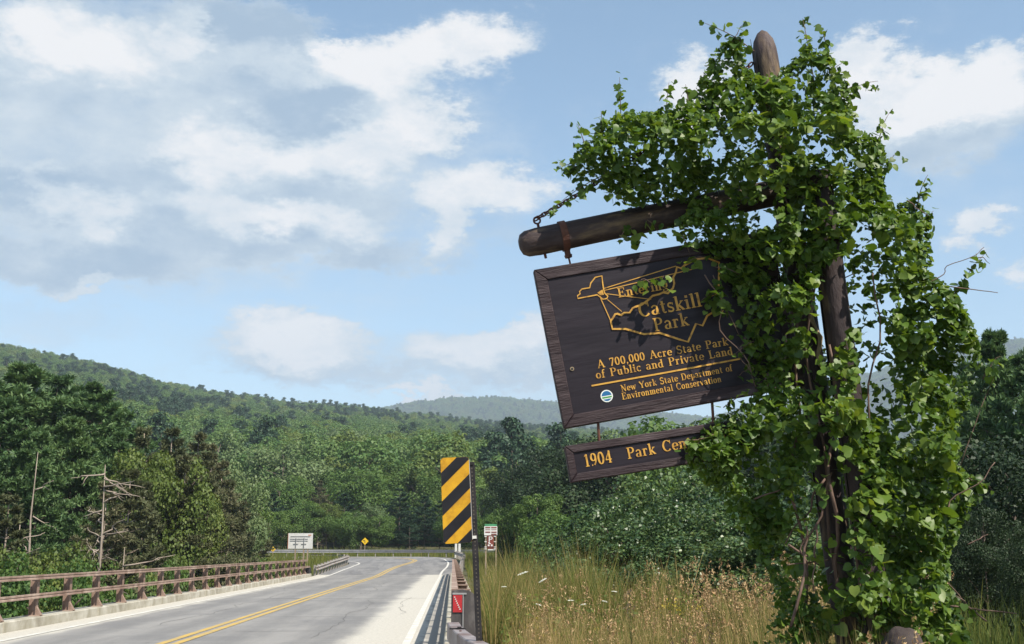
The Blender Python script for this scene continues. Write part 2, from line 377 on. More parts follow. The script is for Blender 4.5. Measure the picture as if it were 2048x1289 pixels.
class MB:
    """collects shapes into one mesh"""
    def __init__(s): s.v, s.f = [], []
    def add(s, v, f):
        n = len(s.v); s.v += [tuple(map(float, p)) for p in v]; s.f += [tuple(i + n for i in q) for q in f]; return s
    def box(s, c, size, R=None):
        hx, hy, hz = (k / 2 for k in size)
        v = [Vector((x, y, z)) for x in (-hx, hx) for y in (-hy, hy) for z in (-hz, hz)]
        if R is not None: v = [R @ p for p in v]
        c = Vector(c)
        return s.add([p + c for p in v], [(0, 1, 3, 2), (4, 6, 7, 5), (0, 4, 5, 1), (2, 3, 7, 6), (0, 2, 6, 4), (1, 5, 7, 3)])
    def tube(s, pts, radii, n=8, cap=True):
        pts = [Vector(p) for p in pts]; rings = []
        for i, p in enumerate(pts):
            d = (pts[min(i + 1, len(pts) - 1)] - pts[max(i - 1, 0)]).normalized()
            a = d.orthogonal().normalized() if i == 0 else (a - d * a.dot(d)).normalized()
            b = d.cross(a)
            rings.append([p + (a * math.cos(t) + b * math.sin(t)) * radii[i] for t in (2 * math.pi * k / n for k in range(n))])
        f = []
        for i in range(len(pts) - 1):
            for k in range(n):
                f.append((i * n + k, i * n + (k + 1) % n, (i + 1) * n + (k + 1) % n, (i + 1) * n + k))
        if cap:
            f.append(tuple(range(n - 1, -1, -1))); f.append(tuple((len(pts) - 1) * n + k for k in range(n)))
        return s.add([q for r in rings for q in r], f)
    def sweep(s, prof, path, closed=True):
        """profile (sideways, up) carried along a path in plan"""
        n = len(prof); v = []
        for i, p in enumerate(path):
            p = Vector(p); d = Vector(path[min(i + 1, len(path) - 1)]) - Vector(path[max(i - 1, 0)]); d.z = 0; d.normalize()
            r = Vector((d.y, -d.x, 0))
            v += [p + r * a + Vector((0, 0, b)) for a, b in prof]
        f = []
        for i in range(len(path) - 1):
            for k in range(n if closed else n - 1):
                f.append((i * n + k, (i + 1) * n + k, (i + 1) * n + (k + 1) % n, i * n + (k + 1) % n))
        if closed:
            f.append(tuple(range(n))); f.append(tuple((len(path) - 1) * n + k for k in range(n - 1, -1, -1)))
        return s.add(v, f)
    def mesh(s, name, smooth=False):
        me = bpy.data.meshes.new(name); me.from_pydata(s.v, [], s.f); me.update()
        if smooth:
            me.polygons.foreach_set('use_smooth', [True] * len(me.polygons))
        return me

def bevelled(me, w=0.01, seg=1):
    bm = bmesh.new(); bm.from_mesh(me)
    bmesh.ops.recalc_face_normals(bm, faces=bm.faces)
    bmesh.ops.bevel(bm, geom=bm.edges[:], offset=w, segments=seg, affect='EDGES', clamp_overlap=True)
    bm.to_mesh(me); bm.free(); return me

def np_mesh(name, v, quads=None, tris=None):
    me = bpy.data.meshes.new(name)
    v = np.asarray(v, np.float32).reshape(-1, 3)
    loops, starts, tot = [], [], 0
    if quads is not None and len(quads):
        q = np.asarray(quads, np.int32); loops.append(q.ravel()); starts.append(np.arange(len(q)) * 4); tot = q.size
    if tris is not None and len(tris):
        t = np.asarray(tris, np.int32); loops.append(t.ravel()); starts.append(tot + np.arange(len(t)) * 3)
    loops = np.concatenate(loops).astype(np.int32); starts = np.concatenate(starts).astype(np.int32)
    me.vertices.add(len(v)); me.vertices.foreach_set('co', v.ravel())
    me.loops.add(len(loops)); me.loops.foreach_set('vertex_index', loops)
    me.polygons.add(len(starts)); me.polygons.foreach_set('loop_start', starts)
    me.update(calc_edges=True); me.validate()
    return me

def unit(a): return a / np.maximum(np.linalg.norm(a, axis=-1, keepdims=True), 1e-9)

def cards(c, n, size, aspect=0.62, rng=RNG, fold=0.18, droop=None):
    """leaf-shaped folded quads at centres c, facing n"""
    c = np.asarray(c); N = len(c); n = unit(np.asarray(n))
    r = rng.normal(size=(N, 3)) if droop is None else np.asarray(droop) + rng.normal(size=(N, 3)) * 0.45
    t = unit(r - n * np.sum(r * n, 1, keepdims=True)); b = np.cross(n, t)
    s = np.broadcast_to(np.asarray(size), (N,))[:, None]
    v = np.stack([c - t * s * .5, c - b * s * aspect * .5 + n * s * fold - t * s * .05, c + t * s * .5, c + b * s * aspect * .5 + n * s * fold - t * s * .05], 1).reshape(-1, 3)
    return v, np.arange(4 * N).reshape(-1, 4)

def vnoise(p, s, off=0.0): return mnoise.noise(Vector((p[0] * s + off, p[1] * s + off * 1.7, p[2] * s - off)))
def sstep(x, a, b):
    t = np.clip((np.asarray(x, float) - a) / (b - a), 0, 1); return t * t * (3 - 2 * t)

# ------------------------------------------------------------------ terrain
def road_z(y): return 0.0217 * (np.clip(y, 72, 120) - 72) * sstep(y, 66, 86)
RIDGE = [(-900, 640), (-300, 660), (0, 690), (60, 697), (120, 712), (180, 722), (240, 738), (300, 756), (370, 774), (440, 785), (530, 797), (600, 804), (720, 815), (850, 830), (960, 843), (1120, 856), (1300, 866), (1600, 880), (2100, 880), (3000, 860)]
_ra = np.array([azel(*p) for p in RIDGE])
FAR = [(-900, 860), (500, 850), (740, 830), (840, 812), (900, 806), (1000, 804), (1115, 815), (1250, 836), (1330, 836), (1420, 845), (1600, 800), (1900, 705), (1990, 690), (2100, 690), (3000, 720)]
_fa = np.array([azel(*p) for p in FAR])
def ground_z(x, y):
    x = np.asarray(x, float); y = np.asarray(y, float)
    r = np.hypot(x, y); az = np.arctan2(x, y)
    z = road_z(y) - 0.07
    z = z + 0.35 * sstep(x, 1.2, 4.5) * (1 - sstep(y, 14, 26)) * (y > -30)
    rav_l = sstep(-x, 9.9, 15) * sstep(y, -25, -5) * (1 - sstep(y, 72, 95))
    rav_m = sstep(y, 26, 40) * (1 - sstep(y, 60, 73)) * (1 - sstep(x, 6, 9) * 0)
    rav_r = sstep(x, 5, 14) * sstep(y, 14, 30) * (1 - sstep(y, 95, 130))
    z = z - 6.5 * np.maximum(np.maximum(rav_l, rav_m), rav_r)
    z = z - 3.0 * sstep(-x, 14, 30) * (1 - sstep(y, 72, 110))
    R = 900 + 250 * sstep(az, -0.3, 0.2)
    te = np.tan(np.interp(az, _ra[:, 0], _ra[:, 1]))
    top = te * R - 13.5
    t = np.clip((r - 150) / (R - 150), 0, 1)
    front = np.cos(np.clip((np.abs(az) - .55) * 1.2, 0, 1.5))
    hill = top * t ** 1.12 * front
    back = np.clip((r - R) / 1400, 0, 1)
    hill = hill * (1 - sstep(back, 0, 1) * 0.8)
    fe = np.tan(np.interp(az, _fa[:, 0], _fa[:, 1])) * 3000
    far = (fe - 14) * sstep(r, 1900, 3000) * (1 - 0.5 * sstep(r, 3000, 5500)) * front
    return z + np.maximum(hill, far)

def build_ground():
    rr = np.concatenate([[0.0], np.geomspace(2.0, 6900, 170)])
    aa = np.concatenate([np.linspace(-math.pi, -0.75, 60, endpoint=False), np.linspace(-0.75, 0.75, 260, endpoint=False), np.linspace(0.75, math.pi, 60, endpoint=False)])
    na = len(aa); v = [(0, 0, float(ground_z(0, 0)))]
    R, A = np.meshgrid(rr[1:], aa, indexing='ij')
    X, Y = R * np.sin(A), R * np.cos(A); Z = ground_z(X, Y)
    P = np.stack([X, Y, Z], -1).reshape(-1, 3)
    v = np.concatenate([np.array(v), P])
    k = np.arange(na); k2 = (k + 1) % na
    tris = np.stack([np.zeros(na, int), 1 + k2, 1 + k], 1)
    q = [np.stack([1 + i * na + k, 1 + i * na + k2, 1 + (i + 1) * na + k2, 1 + (i + 1) * na + k], 1) for i in range(len(rr) - 2)]
    o = obj('ground', np_mesh('ground', v, np.concatenate(q), tris), 'ground')
    tag(o, kind='structure')
build_ground()

# river in the valley under the bridge
wm = MB().add([(-60, 36, -5.6), (60, 36, -5.6), (60, 62, -5.6), (-60, 62, -5.6)], [(0, 1, 2, 3)]).mesh('river')
M['water'] = mat('river_water', (0.02, 0.03, 0.025), (0.03, 0.04, 0.03), 1, 0.08, 0.2, 3)
tag(obj('river', wm, 'water'), kind='structure')

# ------------------------------------------------------------------ road
EDGE_R = [(-0.12, -20), (-0.12, 77), (0.25, 92), (0.35, 106), (-0.6, 116), (-4, 121.5), (-10, 123), (-18, 121), (-28, 114), (-44, 100)]
EDGE_L = [(-8.92, -20), (-8.92, 77), (-8.7, 88), (-8.6, 97), (-9.2, 102), (-11, 105.5), (-14, 107), (-18, 107), (-26, 102), (-40, 90)]
CENTRE = [(-4.95, -20), (-4.95, 60), (-4.8, 76), (-4.25, 92), (-3.5, 103), (-3.6, 109), (-5.3, 114.5), (-9, 116.5), (-16, 115.5), (-26, 108), (-42, 95)]
LINE_R = [(-0.79, -20), (-0.79, 70), (-0.75, 80), (-0.4, 92), (-0.5, 105), (-1.5, 114.5), (-4.6, 119), (-10, 121.2), (-18, 119.4), (-28, 112.4), (-43, 98.5)]
LINE_L = [(-8.12, -20), (-8.12, 70), (-7.95, 80), (-7.8, 92), (-8.0, 100), (-9.5, 105), (-13, 108.3), (-18, 109), (-26, 104), (-40, 92)]
def dense(path, step=0.8):
    """smooth plan curve through the points"""
    P = np.array(path, float); out = []
    Q = np.vstack([2 * P[0] - P[1], P, 2 * P[-1] - P[-2]])
    for i in range(1, len(Q) - 2):
        p0, p1, p2, p3 = Q[i - 1:i + 3]; L = np.linalg.norm(p2 - p1); n = max(2, int(L / step))
        t0, t1, t2, t3 = 0, np.linalg.norm(p1 - p0) ** .5, 0, 0
        t2 = t1 + L ** .5; t3 = t2 + np.linalg.norm(p3 - p2) ** .5
        for t in np.linspace(t1, t2, n, endpoint=False):
            a1 = (t1 - t) / (t1 - t0) * p0 + (t - t0) / (t1 - t0) * p1; a2 = (t2 - t) / (t2 - t1) * p1 + (t - t1) / (t2 - t1) * p2
            a3 = (t3 - t) / (t3 - t2) * p2 + (t - t2) / (t3 - t2) * p3
            b1 = (t2 - t) / (t2 - t0) * a1 + (t - t0) / (t2 - t0) * a2; b2 = (t3 - t) / (t3 - t1) * a2 + (t - t1) / (t3 - t1) * a3
            out.append((t2 - t) / (t2 - t1) * b1 + (t - t1) / (t2 - t1) * b2)
    out.append(P[-1]); return np.array(out)
def resample(path, n):
    P = dense(path, 0.5); d = np.concatenate([[0], np.cumsum(np.linalg.norm(np.diff(P, axis=0), axis=1))])
    s = np.linspace(0, d[-1], n); return np.stack([np.interp(s, d, P[:, 0]), np.interp(s, d, P[:, 1])], 1)

def build_road():
    # straight part by cross-sections, curve by matching points along the two edges
    ys = np.linspace(-20, 77, 60)
    Lp = np.stack([np.full(60, -8.92), ys], 1); Rp = np.stack([np.full(60, -0.12), ys], 1)
    Lc, Rc = resample(EDGE_L[1:], 90)[1:], resample(EDGE_R[1:], 90)[1:]
    Lp, Rp = np.vstack([Lp, Lc]), np.vstack([Rp, Rc]); n = len(Lp); K = 12
    v = []
    for i in range(n):
        for k in range(K + 1):
            p = Lp[i] * (1 - k / K) + Rp[i] * k / K
            v.append((p[0], p[1], float(road_z(p[1]))))
    f = [(i * (K + 1) + k, i * (K + 1) + k + 1, (i + 1) * (K + 1) + k + 1, (i + 1) * (K + 1) + k) for i in range(n - 1) for k in range(K)]
    o = obj('road', MB().add(v, f).mesh('road', True), 'road'); tag(o, kind='structure')
    # the concrete deck that carries it over the valley
    d = MB().box((-4.5, 46, -0.48), (10.6, 62, 0.8)).box((-7.6, 46, -1.4), (.5, 62, 1.1)).box((-1.4, 46, -1.4), (.5, 62, 1.1))
    tag(obj('bridge_deck', d.mesh('bridge_deck'), 'concrete'), kind='structure')
    sh = MB()   # gravel shoulder carrying the outside of the bend
    v = []; C = dense(EDGE_R[1:], 1.0)
    for i, p in enumerate(C):
        d = C[min(i + 1, len(C) - 1)] - C[max(i - 1, 0)]; d /= np.linalg.norm(d); r = np.array([d[1], -d[0]])
        for w, dz in ((-0.3, -.01), (1.5, -.03), (6, -0.6)):
            q = p + r * w; v.append((q[0], q[1], float(road_z(p[1])) + dz))
    sh.add(v, [(i * 3 + k, i * 3 + k + 1, i * 3 + k + 4, i * 3 + k + 3) for i in range(len(C) - 1) for k in range(2)])
    tag(obj('road_shoulder', sh.mesh('road_shoulder', True), 'ground'), kind='structure')
    def line(name, path, w, off, m_, dz):
        P = dense(path, 0.7); v = []
        for i, p in enumerate(P):
            d = P[min(i + 1, len(P) - 1)] - P[max(i - 1, 0)]; d /= np.linalg.norm(d); r = np.array([d[1], -d[0]])
            for s in (off - w / 2, off + w / 2):
                q = p + r * s; v.append((q[0], q[1], float(road_z(q[1])) + dz))
        o = obj(name, MB().add(v, [(2 * i, 2 * i + 1, 2 * i + 3, 2 * i + 2) for i in range(len(P) - 1)]).mesh(name, True), m_)
        tag(o, kind='structure')
    line('centre_line', CENTRE, .15, -.13, 'yellow_line', .009)
    line('centre_line', CENTRE, .15, .13, 'yellow_line', .009)
    line('edge_line', LINE_R, .14, 0, 'white_line', .009)
    line('edge_line', LINE_L, .14, 0, 'white_line', .009)
    for y, w, x0, x1 in ((77.6, .16, -8.9, -.15), (61.5, .05, -6.8, -.2), (40.6, .06, -6.2, -.8), (29.3, .04, -5.2, -1.7), (24.2, .03, -4.4, -2.6), (52, .035, -8.0, -5.2)):
        v = []; nx = 24
        for i in range(nx + 1):
            x = x0 + (x1 - x0) * i / nx; yy = y + .05 * mnoise.noise(Vector((x * .8, y, 0)))
            v += [(x, yy - w / 2, float(road_z(yy)) + .005), (x, yy + w / 2 * (1 + .5 * mnoise.noise(Vector((x * 3, y, 3)))), float(road_z(yy)) + .005)]
        o = obj('road_joint', MB().add(v, [(2 * i, 2 * i + 2, 2 * i + 3, 2 * i + 1) for i in range(nx)]).mesh('road_joint'), 'joint'); tag(o, kind='structure')
build_road()
def cracks():
    rnd = random.Random(4)
    for x0, y0, L, w in ((-2.6, 22, 18, .03), (-3.4, 44, 20, .035), (-6.4, 26, 22, .035), (-7.3, 50, 18, .03), (-1.5, 30, 12, .022), (-5.6, 84, 18, .05), (-2.4, 88, 14, .05), (-6.9, 79, 10, .04)):
        v = []; n = int(L / .35)
        for i in range(n + 1):
            y = y0 + L * i / n; x = x0 + .35 * mnoise.noise(Vector((y * .35, x0, 0))) + .09 * mnoise.noise(Vector((y * 2.1, x0, 5)))
            h = w * (.35 + .65 * abs(mnoise.noise(Vector((y * 1.1, x0, 9))))) * min(1, i / 3, (n - i) / 3)
            v += [(x - h / 2, y, float(road_z(y)) + .004), (x + h / 2, y, float(road_z(y)) + .004)]
        tag(obj('road_crack', MB().add(v, [(2 * i, 2 * i + 1, 2 * i + 3, 2 * i + 2) for i in range(n)]).mesh('road_crack'), 'joint'), kind='structure')
cracks()

# ------------------------------------------------------------------ kerbs and bridge railings
def build_kerb(x0, x1, y0, y1, label):
    root = empty('bridge_kerb', ((x0 + x1) / 2, y0, 0)); tag(root, kind='structure')
    y = y0; i = 0
    rnd = random.Random(3)
    while y < y1 - .5:
        L = min(rnd.choice((3.1, 5.9, 6.2, 6.4, 1.8)), y1 - y)
        me = MB().box((0, L / 2, .085), (x1 - x0, L - .03, .25 + rnd.uniform(-.008, .008))).mesh('kerb_block')
        bevelled(me, .02)
        o = obj('kerb_block', me, 'concrete', root, (rnd.uniform(-.006, .006), y - y0, 0)); y += L
build_kerb(-9.42, -8.92, 14.4, 74.5, '')
build_kerb(-0.12, 0.36, 15.4, 76.5, '')

def rail_post_mesh(side):
    """I-section post standing on a flared foot; side = which way the road lies"""
    b = MB()
    b.box((side * .07, 0, .43), (.014, .13, .86)).box((-side * .075, 0, .43), (.014, .13, .86)).box((0, 0, .43), (.135, .012, .86))
    b.box((0, 0, .87), (.19, .15, .016))
    return b.mesh('post')
def foot_mesh(side):
    b = MB(); b.box((side * .02, 0, .012), (.30, .24, .024))
    b.add([(side * .08, -.05, .02), (side * .19, -.05, .02), (side * .08, -.05, .20), (side * .08, .05, .02), (side * .19, .05, .02), (side * .08, .05, .20)],
          [(0, 1, 2), (3, 5, 4), (0, 3, 4, 1), (1, 4, 5, 2), (0, 2, 5, 3)])
    return b.mesh('foot')
def build_railing(px, side, y0, y1, first, label):
    root = empty('bridge_railing', (px, y0, .21)); tag(root, label, 'railing')
    pm, fm = rail_post_mesh(side), foot_mesh(side)
    pm.materials.append(M['weathering_steel']); fm.materials.append(M['weathering_steel'])
    y = first; n = 0
    while y < y1:
        if y > y0 - .1:
            p = obj('post', pm, None, root, (0, y - y0, 0)); p.rotation_euler.z = 0
            f = obj('foot', fm, None, p, (0, 0, 0))
        y += 2.2
    for z, ye in ((.835, y1 - .8), (.435, y1 + .9)):
        # square tube rail with a shallow groove along the face
        s = side; prof = [(-.045, -.05), (.045, -.05), (.045, -.018), (.030, -.008), (.030, .008), (.045, .018), (.045, .05), (-.045, .05)]
        if s < 0: prof = [(-a, b) for a, b in prof][::-1]
        b = MB(); L = ye - y0; seg = 6.6; a = 0
        while a < L:
            e = min(a + seg, L)
            b.sweep(prof, [(side * .125, a + .004, z), (side * .125, e - .004, z)]); a = e
        o = obj('rail', b.mesh('rail'), 'weathering_steel', root)
    return root
rail_far = build_railing(-9.15, 1, 15.0, 73.2, 15.15, 'brown steel two-rail bridge railing beyond the yellow centre line')
rail_near = build_railing(0.16, -1, 15.9, 77.0, 16.2, 'brown steel two-rail bridge railing beside the striped hazard marker')
# transition plate at the far railing's end
o = obj('end_plate', bevelled(MB().box((.02, 59.3, .19), (.30, .9, .36)).mesh('end_plate'), .02), 'dark_steel', rail_far)
# rusty end plate of the near railing with its red reflective tag
b = MB(); pts = [(-.17, -.02), (.20, -.02), (.20, .72), (.16, .80), (.09, .86), (-.02, .885), (-.17, .87)]
b.add([(x, -.02, z) for x, z in pts] + [(x, .02, z) for x, z in pts], [tuple(range(7)), tuple(range(13, 6, -1))] + [(i, 7 + i, 7 + (i + 1) % 7, (i + 1) % 7) for i in range(7)])
obj('end_plate', b.mesh('end_plate'), 'plate_steel', rail_near, (0, -.12, 0))
tg = obj('reflector_tag', MB().box((-.085, 0, .70), (.125, .008, .225)).mesh('reflector_tag'), 'red_reflective', rail_near, (0, -.152, 0))
tb = MB()
for i in range(7): tb.box((-.125 + i * .012, -.006, .785 - i * .026), (.018, .003, .012))
obj('dash', tb.mesh('dash'), 'white_sheet', tg)
obj('tag_bracket', MB().box((-.06, 0, .83), (.19, .012, .022)).box((-.01, 0, .6), (.012, .012, .44)).mesh('tag_bracket'), 'grey_trim', rail_near, (0, -.15, 0))

# box-beam guide rail flaring away from the road towards the camera
def box_beam():
    path = [(0.02, 15.2, 0), (0.06, 14.2, 0), (0.17, 12.8, 0), (0.42, 10.8, 0), (0.78, 8.6, 0), (1.25, 6.4, 0), (1.9, 3.9, 0), (2.7, 1.2, 0)]
    root = empty('guide_rail', (0.06, 14.2, 0)); tag(root, 'weathered steel box-beam guide rail flaring out below the striped marker', 'guide rail')
    h, w, top = .20, .16, .70
    prof = [(-w / 2, top - h), (-w / 2 + .01, top - h - .01), (w / 2 - .01, top - h - .01), (w / 2, top - h), (w / 2, top - .012), (w / 2 - .012, top), (-w / 2 + .012, top), (-w / 2, top - .012)]
    P = [(a, b, 0) for a, b in dense([(p[0], p[1]) for p in path], .5)]
    beam = obj('beam', MB().sweep(prof, P).mesh('beam'), 'box_beam', root); beam.location = (-.06, -14.2, 0)
    for x, y in ((.17, 12.8), (.42, 10.8), (.78, 8.6), (1.25, 6.4), (1.9, 3.9)):
        obj('post', MB().box((0, 0, .1), (.01, .075, 1.0)).box((0, -.038, .1), (.06, .008, 1.0)).box((0, .038, .1), (.06, .008, 1.0)).mesh('post'), 'rusty_rail', root, (x - .06 + .03, y - 14.2, -.12))
    obj('splice_bolt', MB().box((0, 0, .708), (.19, .035, .016)).box((.02, -.02, .72), (.05, .05, .022)).mesh('splice_bolt'), 'dark_steel', root, (.01, -.35, 0))
    obj('bolt', MB().tube([(0, 0, .70), (0, 0, .712)], [.014, .014], 8).mesh('bolt'), 'rust', root, (.04, -.72, 0))
box_beam()

# ------------------------------------------------------------------ W-beam guard rails round the bend
WPROF = [(-.02, -.155), (.045, -.135), (.06, -.10), (.045, -.065), (-.02, -.02), (-.02, .02), (.045, .065), (.06, .10), (.045, .135), (-.02, .155), (-.03, .155), (.035, .13), (.05, .10), (.035, .07), (-.03, .025), (-.03, -.025), (.035, -.07), (.05, -.10), (.035, -.13), (-.03, -.155)]
def guard_rail(path, label, flip, zc=.55, m_='galvanised', spacing=1.9):
    P = dense(path, .8); root = empty('guard_rail', (P[0][0], P[0][1], float(road_z(P[0][1])))); tag(root, label, 'guard rail')
    prof = [(-a, b) for a, b in WPROF][::-1] if flip else WPROF
    o = obj('beam', MB().sweep(prof, [(p[0] - P[0][0], p[1] - P[0][1], float(road_z(p[1]) - road_z(P[0][1])) + zc) for p in P]).mesh('beam'), m_, root)
    pm = MB().box((0, 0, .2), (.09, .14, 1.0)).mesh('post'); pm.materials.append(M['rusty_rail'])
    d = np.concatenate([[0], np.cumsum(np.linalg.norm(np.diff(P, axis=0), axis=1))])
    for s in np.arange(.4, d[-1], spacing):
        x, y = np.interp(s, d, P[:, 0]), np.interp(s, d, P[:, 1]); i = min(np.searchsorted(d, s), len(P) - 1)
        t = P[i] - P[i - 1]; t /= np.linalg.norm(t); r = np.array([t[1], -t[0]]) * (.11 if flip else -.11)
        q = obj('post', pm, None, root, (x + r[0] - P[0][0], y + r[1] - P[0][1], float(road_z(y) - road_z(P[0][1]))))
        q.rotation_euler.z = math.atan2(t[1], t[0])
    return root
guard_rail([(9, 123.5), (3, 125), (-3, 125.6), (-10, 125.2), (-18, 122.6), (-27, 116), (-42, 102)], 'long galvanised guard rail round the outside of the bend below the trees', True)
guard_rail([(-8.75, 75.2), (-8.72, 84), (-8.75, 95), (-8.95, 100.5), (-10.2, 104), (-13, 106)], 'short pale guard rail joining the end of the bridge railing at the grass island', False, .48, 'rusty_rail')
guard_rail([(.5, 78.5), (.75, 92), (.95, 104), (.55, 112), (.2, 116)], 'tan guard rail carrying on from the bridge railing along the outer road edge', True, .48, 'rusty_rail')

# ------------------------------------------------------------------ small road signs
def back_sign():
    a, c = at(577, 1067, 86), at(625, 1098, 86); W, H = c[0] - a[0], a[2] - c[2]; mid = (a + c) / 2
    gz = float(ground_z(mid[0], 86)); root = empty('road_sign', (mid[0], 86, gz)); tag(root, 'large white panel sign seen from behind on posts in the grass island', 'road sign')
    z = mid[2] - gz
    pn = obj('panel', bevelled(MB().box((0, 0, z), (W, .03, H)).mesh('panel'), .004), 'sign_back', root)
    for dz in (.30, .14, .02): obj('stringer', MB().box((-.10 if dz < .2 else 0, -.035, z + dz * H), (W * (.72 if dz < .2 else .8), .03, .03)).mesh('stringer'), 'grey_trim', root)
    obj('edge_strip', MB().box((-W / 2 - .012, 0, z), (.022, .035, H)).mesh('edge_strip'), 'orange_edge', root)
    obj('sticker', MB().box((W * .37, -.019, z + H * .38), (.22, .006, .06)).mesh('sticker'), 'orange_edge', root)
    for x, hh in ((-W * .18, .0), (W * .15, .0)): obj('clamp', MB().box((x, -.05, z - H * .1), (.04, .04, H * .62)).box((x, -.055, z - H * .18), (.36, .03, .03)).mesh('clamp'), 'grey_trim', root)
    for x in (-W * .2, W * .14, W * .30): obj('post', MB().box((x, .06, (z + .2) / 2 - .3), (.09, .09, z + .6)).mesh('post'), 'post_wood', root)
back_sign()

def diamond(px, py, Y, d, label, bar=True):
    p = at(px, py, Y); gz = float(max(ground_z(p[0], Y), road_z(Y) - .6)); root = empty('warning_sign', (p[0], Y, gz)); tag(root, label, 'road sign')
    z = p[2] - gz; h = d / 2; k = .035
    pts = [(0, -h), (h, 0), (0, h), (-h, 0)]
    b = MB().add([(x, -.015, z + q) for x, q in pts] + [(x, .01, z + q) for x, q in pts], [(0, 1, 2, 3), (7, 6, 5, 4)] + [(i, 4 + i, 4 + (i + 1) % 4, (i + 1) % 4) for i in range(4)])
    pn = obj('panel', b.mesh('panel'), 'diamond_yellow', root)
    a = MB().box((0, -.022, z - .06), (.06, .008, .22)).box((-.06, -.022, z + .07), (.16, .008, .06)).add([(-.12, -.026, z + .15), (-.22, -.026, z + .07), (-.12, -.026, z - .01)], [(0, 1, 2)])
    obj('arrow', a.mesh('arrow'), 'black_sheet', pn)
    obj('post', MB().box((0, .03, z / 2 - .1), (.06, .04, z + .2 + h)).mesh('post'), 'post_wood', root)
diamond(730, 1083, 129, .80, 'yellow diamond curve sign standing behind the long guard rail')
diamond(546, 1099, 112.5, .50, 'small yellow diamond sign at the end of the bend near the pines')

def park_sign():
    Y = 58; a, c = at(968, 1050, Y), at(995, 1104, Y); root = empty('direction_sign', ((a[0] + c[0]) / 2, Y, float(ground_z((a[0] + c[0]) / 2, Y))))
    tag(root, 'brown and white parking direction sign on two posts above the weeds', 'road sign')
    g = root.location.z; x0 = root.location.x
    W = c[0] - a[0]
    def R(px0, py0, px1, py1, name, m_, dy, par=root):
        p, q = at(px0, py0, Y), at(px1, py1, Y)
        return obj(name, MB().box(((p[0] + q[0]) / 2 - x0, dy, (p[2] + q[2]) / 2 - g), (q[0] - p[0], .02, p[2] - q[2])).mesh(name), m_, par)
    for px in (971.5, 992): R(px - 1, 1049, px + 1, 1250, 'post', 'post_wood', .04)
    top = R(968.5, 1053, 994.5, 1071, 'panel', 'white_sheet', 0); R(969.5, 1048.5, 993.5, 1052.6, 'header_panel', 'green_sheet', 0)
    for i, (x0p, x1p) in enumerate(((970.6, 980.6), (982.6, 993.2))):
        for y in (1054.5, 1059.2, 1063.6, 1068):
            if not (i == 0 and y > 1066): R(x0p, y, x1p, y + (2.2 if y != 1059.2 else 1.0), 'legend_bar', 'brown_sheet', -.014, top)
    low = R(974.5, 1071.6, 988, 1095, 'panel', 'brown_sheet', 0)
    # the letter P and the small symbols under it
    R(977.6, 1073.6, 979.4, 1084, 'letter', 'white_sheet', -.014, low); R(979.4, 1073.6, 984, 1075.2, 'letter', 'white_sheet', -.014, low)
    R(979.4, 1078.2, 984, 1079.8, 'letter', 'white_sheet', -.014, low); R(983, 1075.2, 985, 1078.2, 'letter', 'white_sheet', -.014, low)
    R(976.4, 1085, 979.6, 1087.2, 'arrow', 'white_sheet', -.014, low); R(978, 1087.2, 982, 1088.6, 'arrow', 'white_sheet', -.014, low)
    for x in (975.6, 981.8): R(x, 1089.6, x + 3.4, 1092.8, 'symbol', 'white_sheet', -.014, low)
    R(974.5, 1096, 992, 1098, 'panel', 'brown_sheet', 0); R(976, 1099, 990, 1101, 'panel', 'white_sheet', 0)
    for y in (1072.6, 1083, 1093.6, 1097.4):
        for x in (969, 987.6): R(x, y, x + 4.4, y + 1.6, 'bracket', 'white_sheet', -.02)
park_sign()
# white delineator posts where the railing meets the far guard rail
for px, Y in ((912, 118), (919, 119.5)):
    p = at(px, 1088, Y); g = float(road_z(Y)) - .1
    root = obj('delineator_post', bevelled(MB().box((0, 0, (p[2] - g) / 2), (.24, .04, p[2] - g)).mesh('delineator_post'), .01), 'white_sheet', None, (p[0], Y, g))
    tag(root, 'thin white delineator post standing at the outer edge of the bend', 'post', 'white delineator posts at the bend')

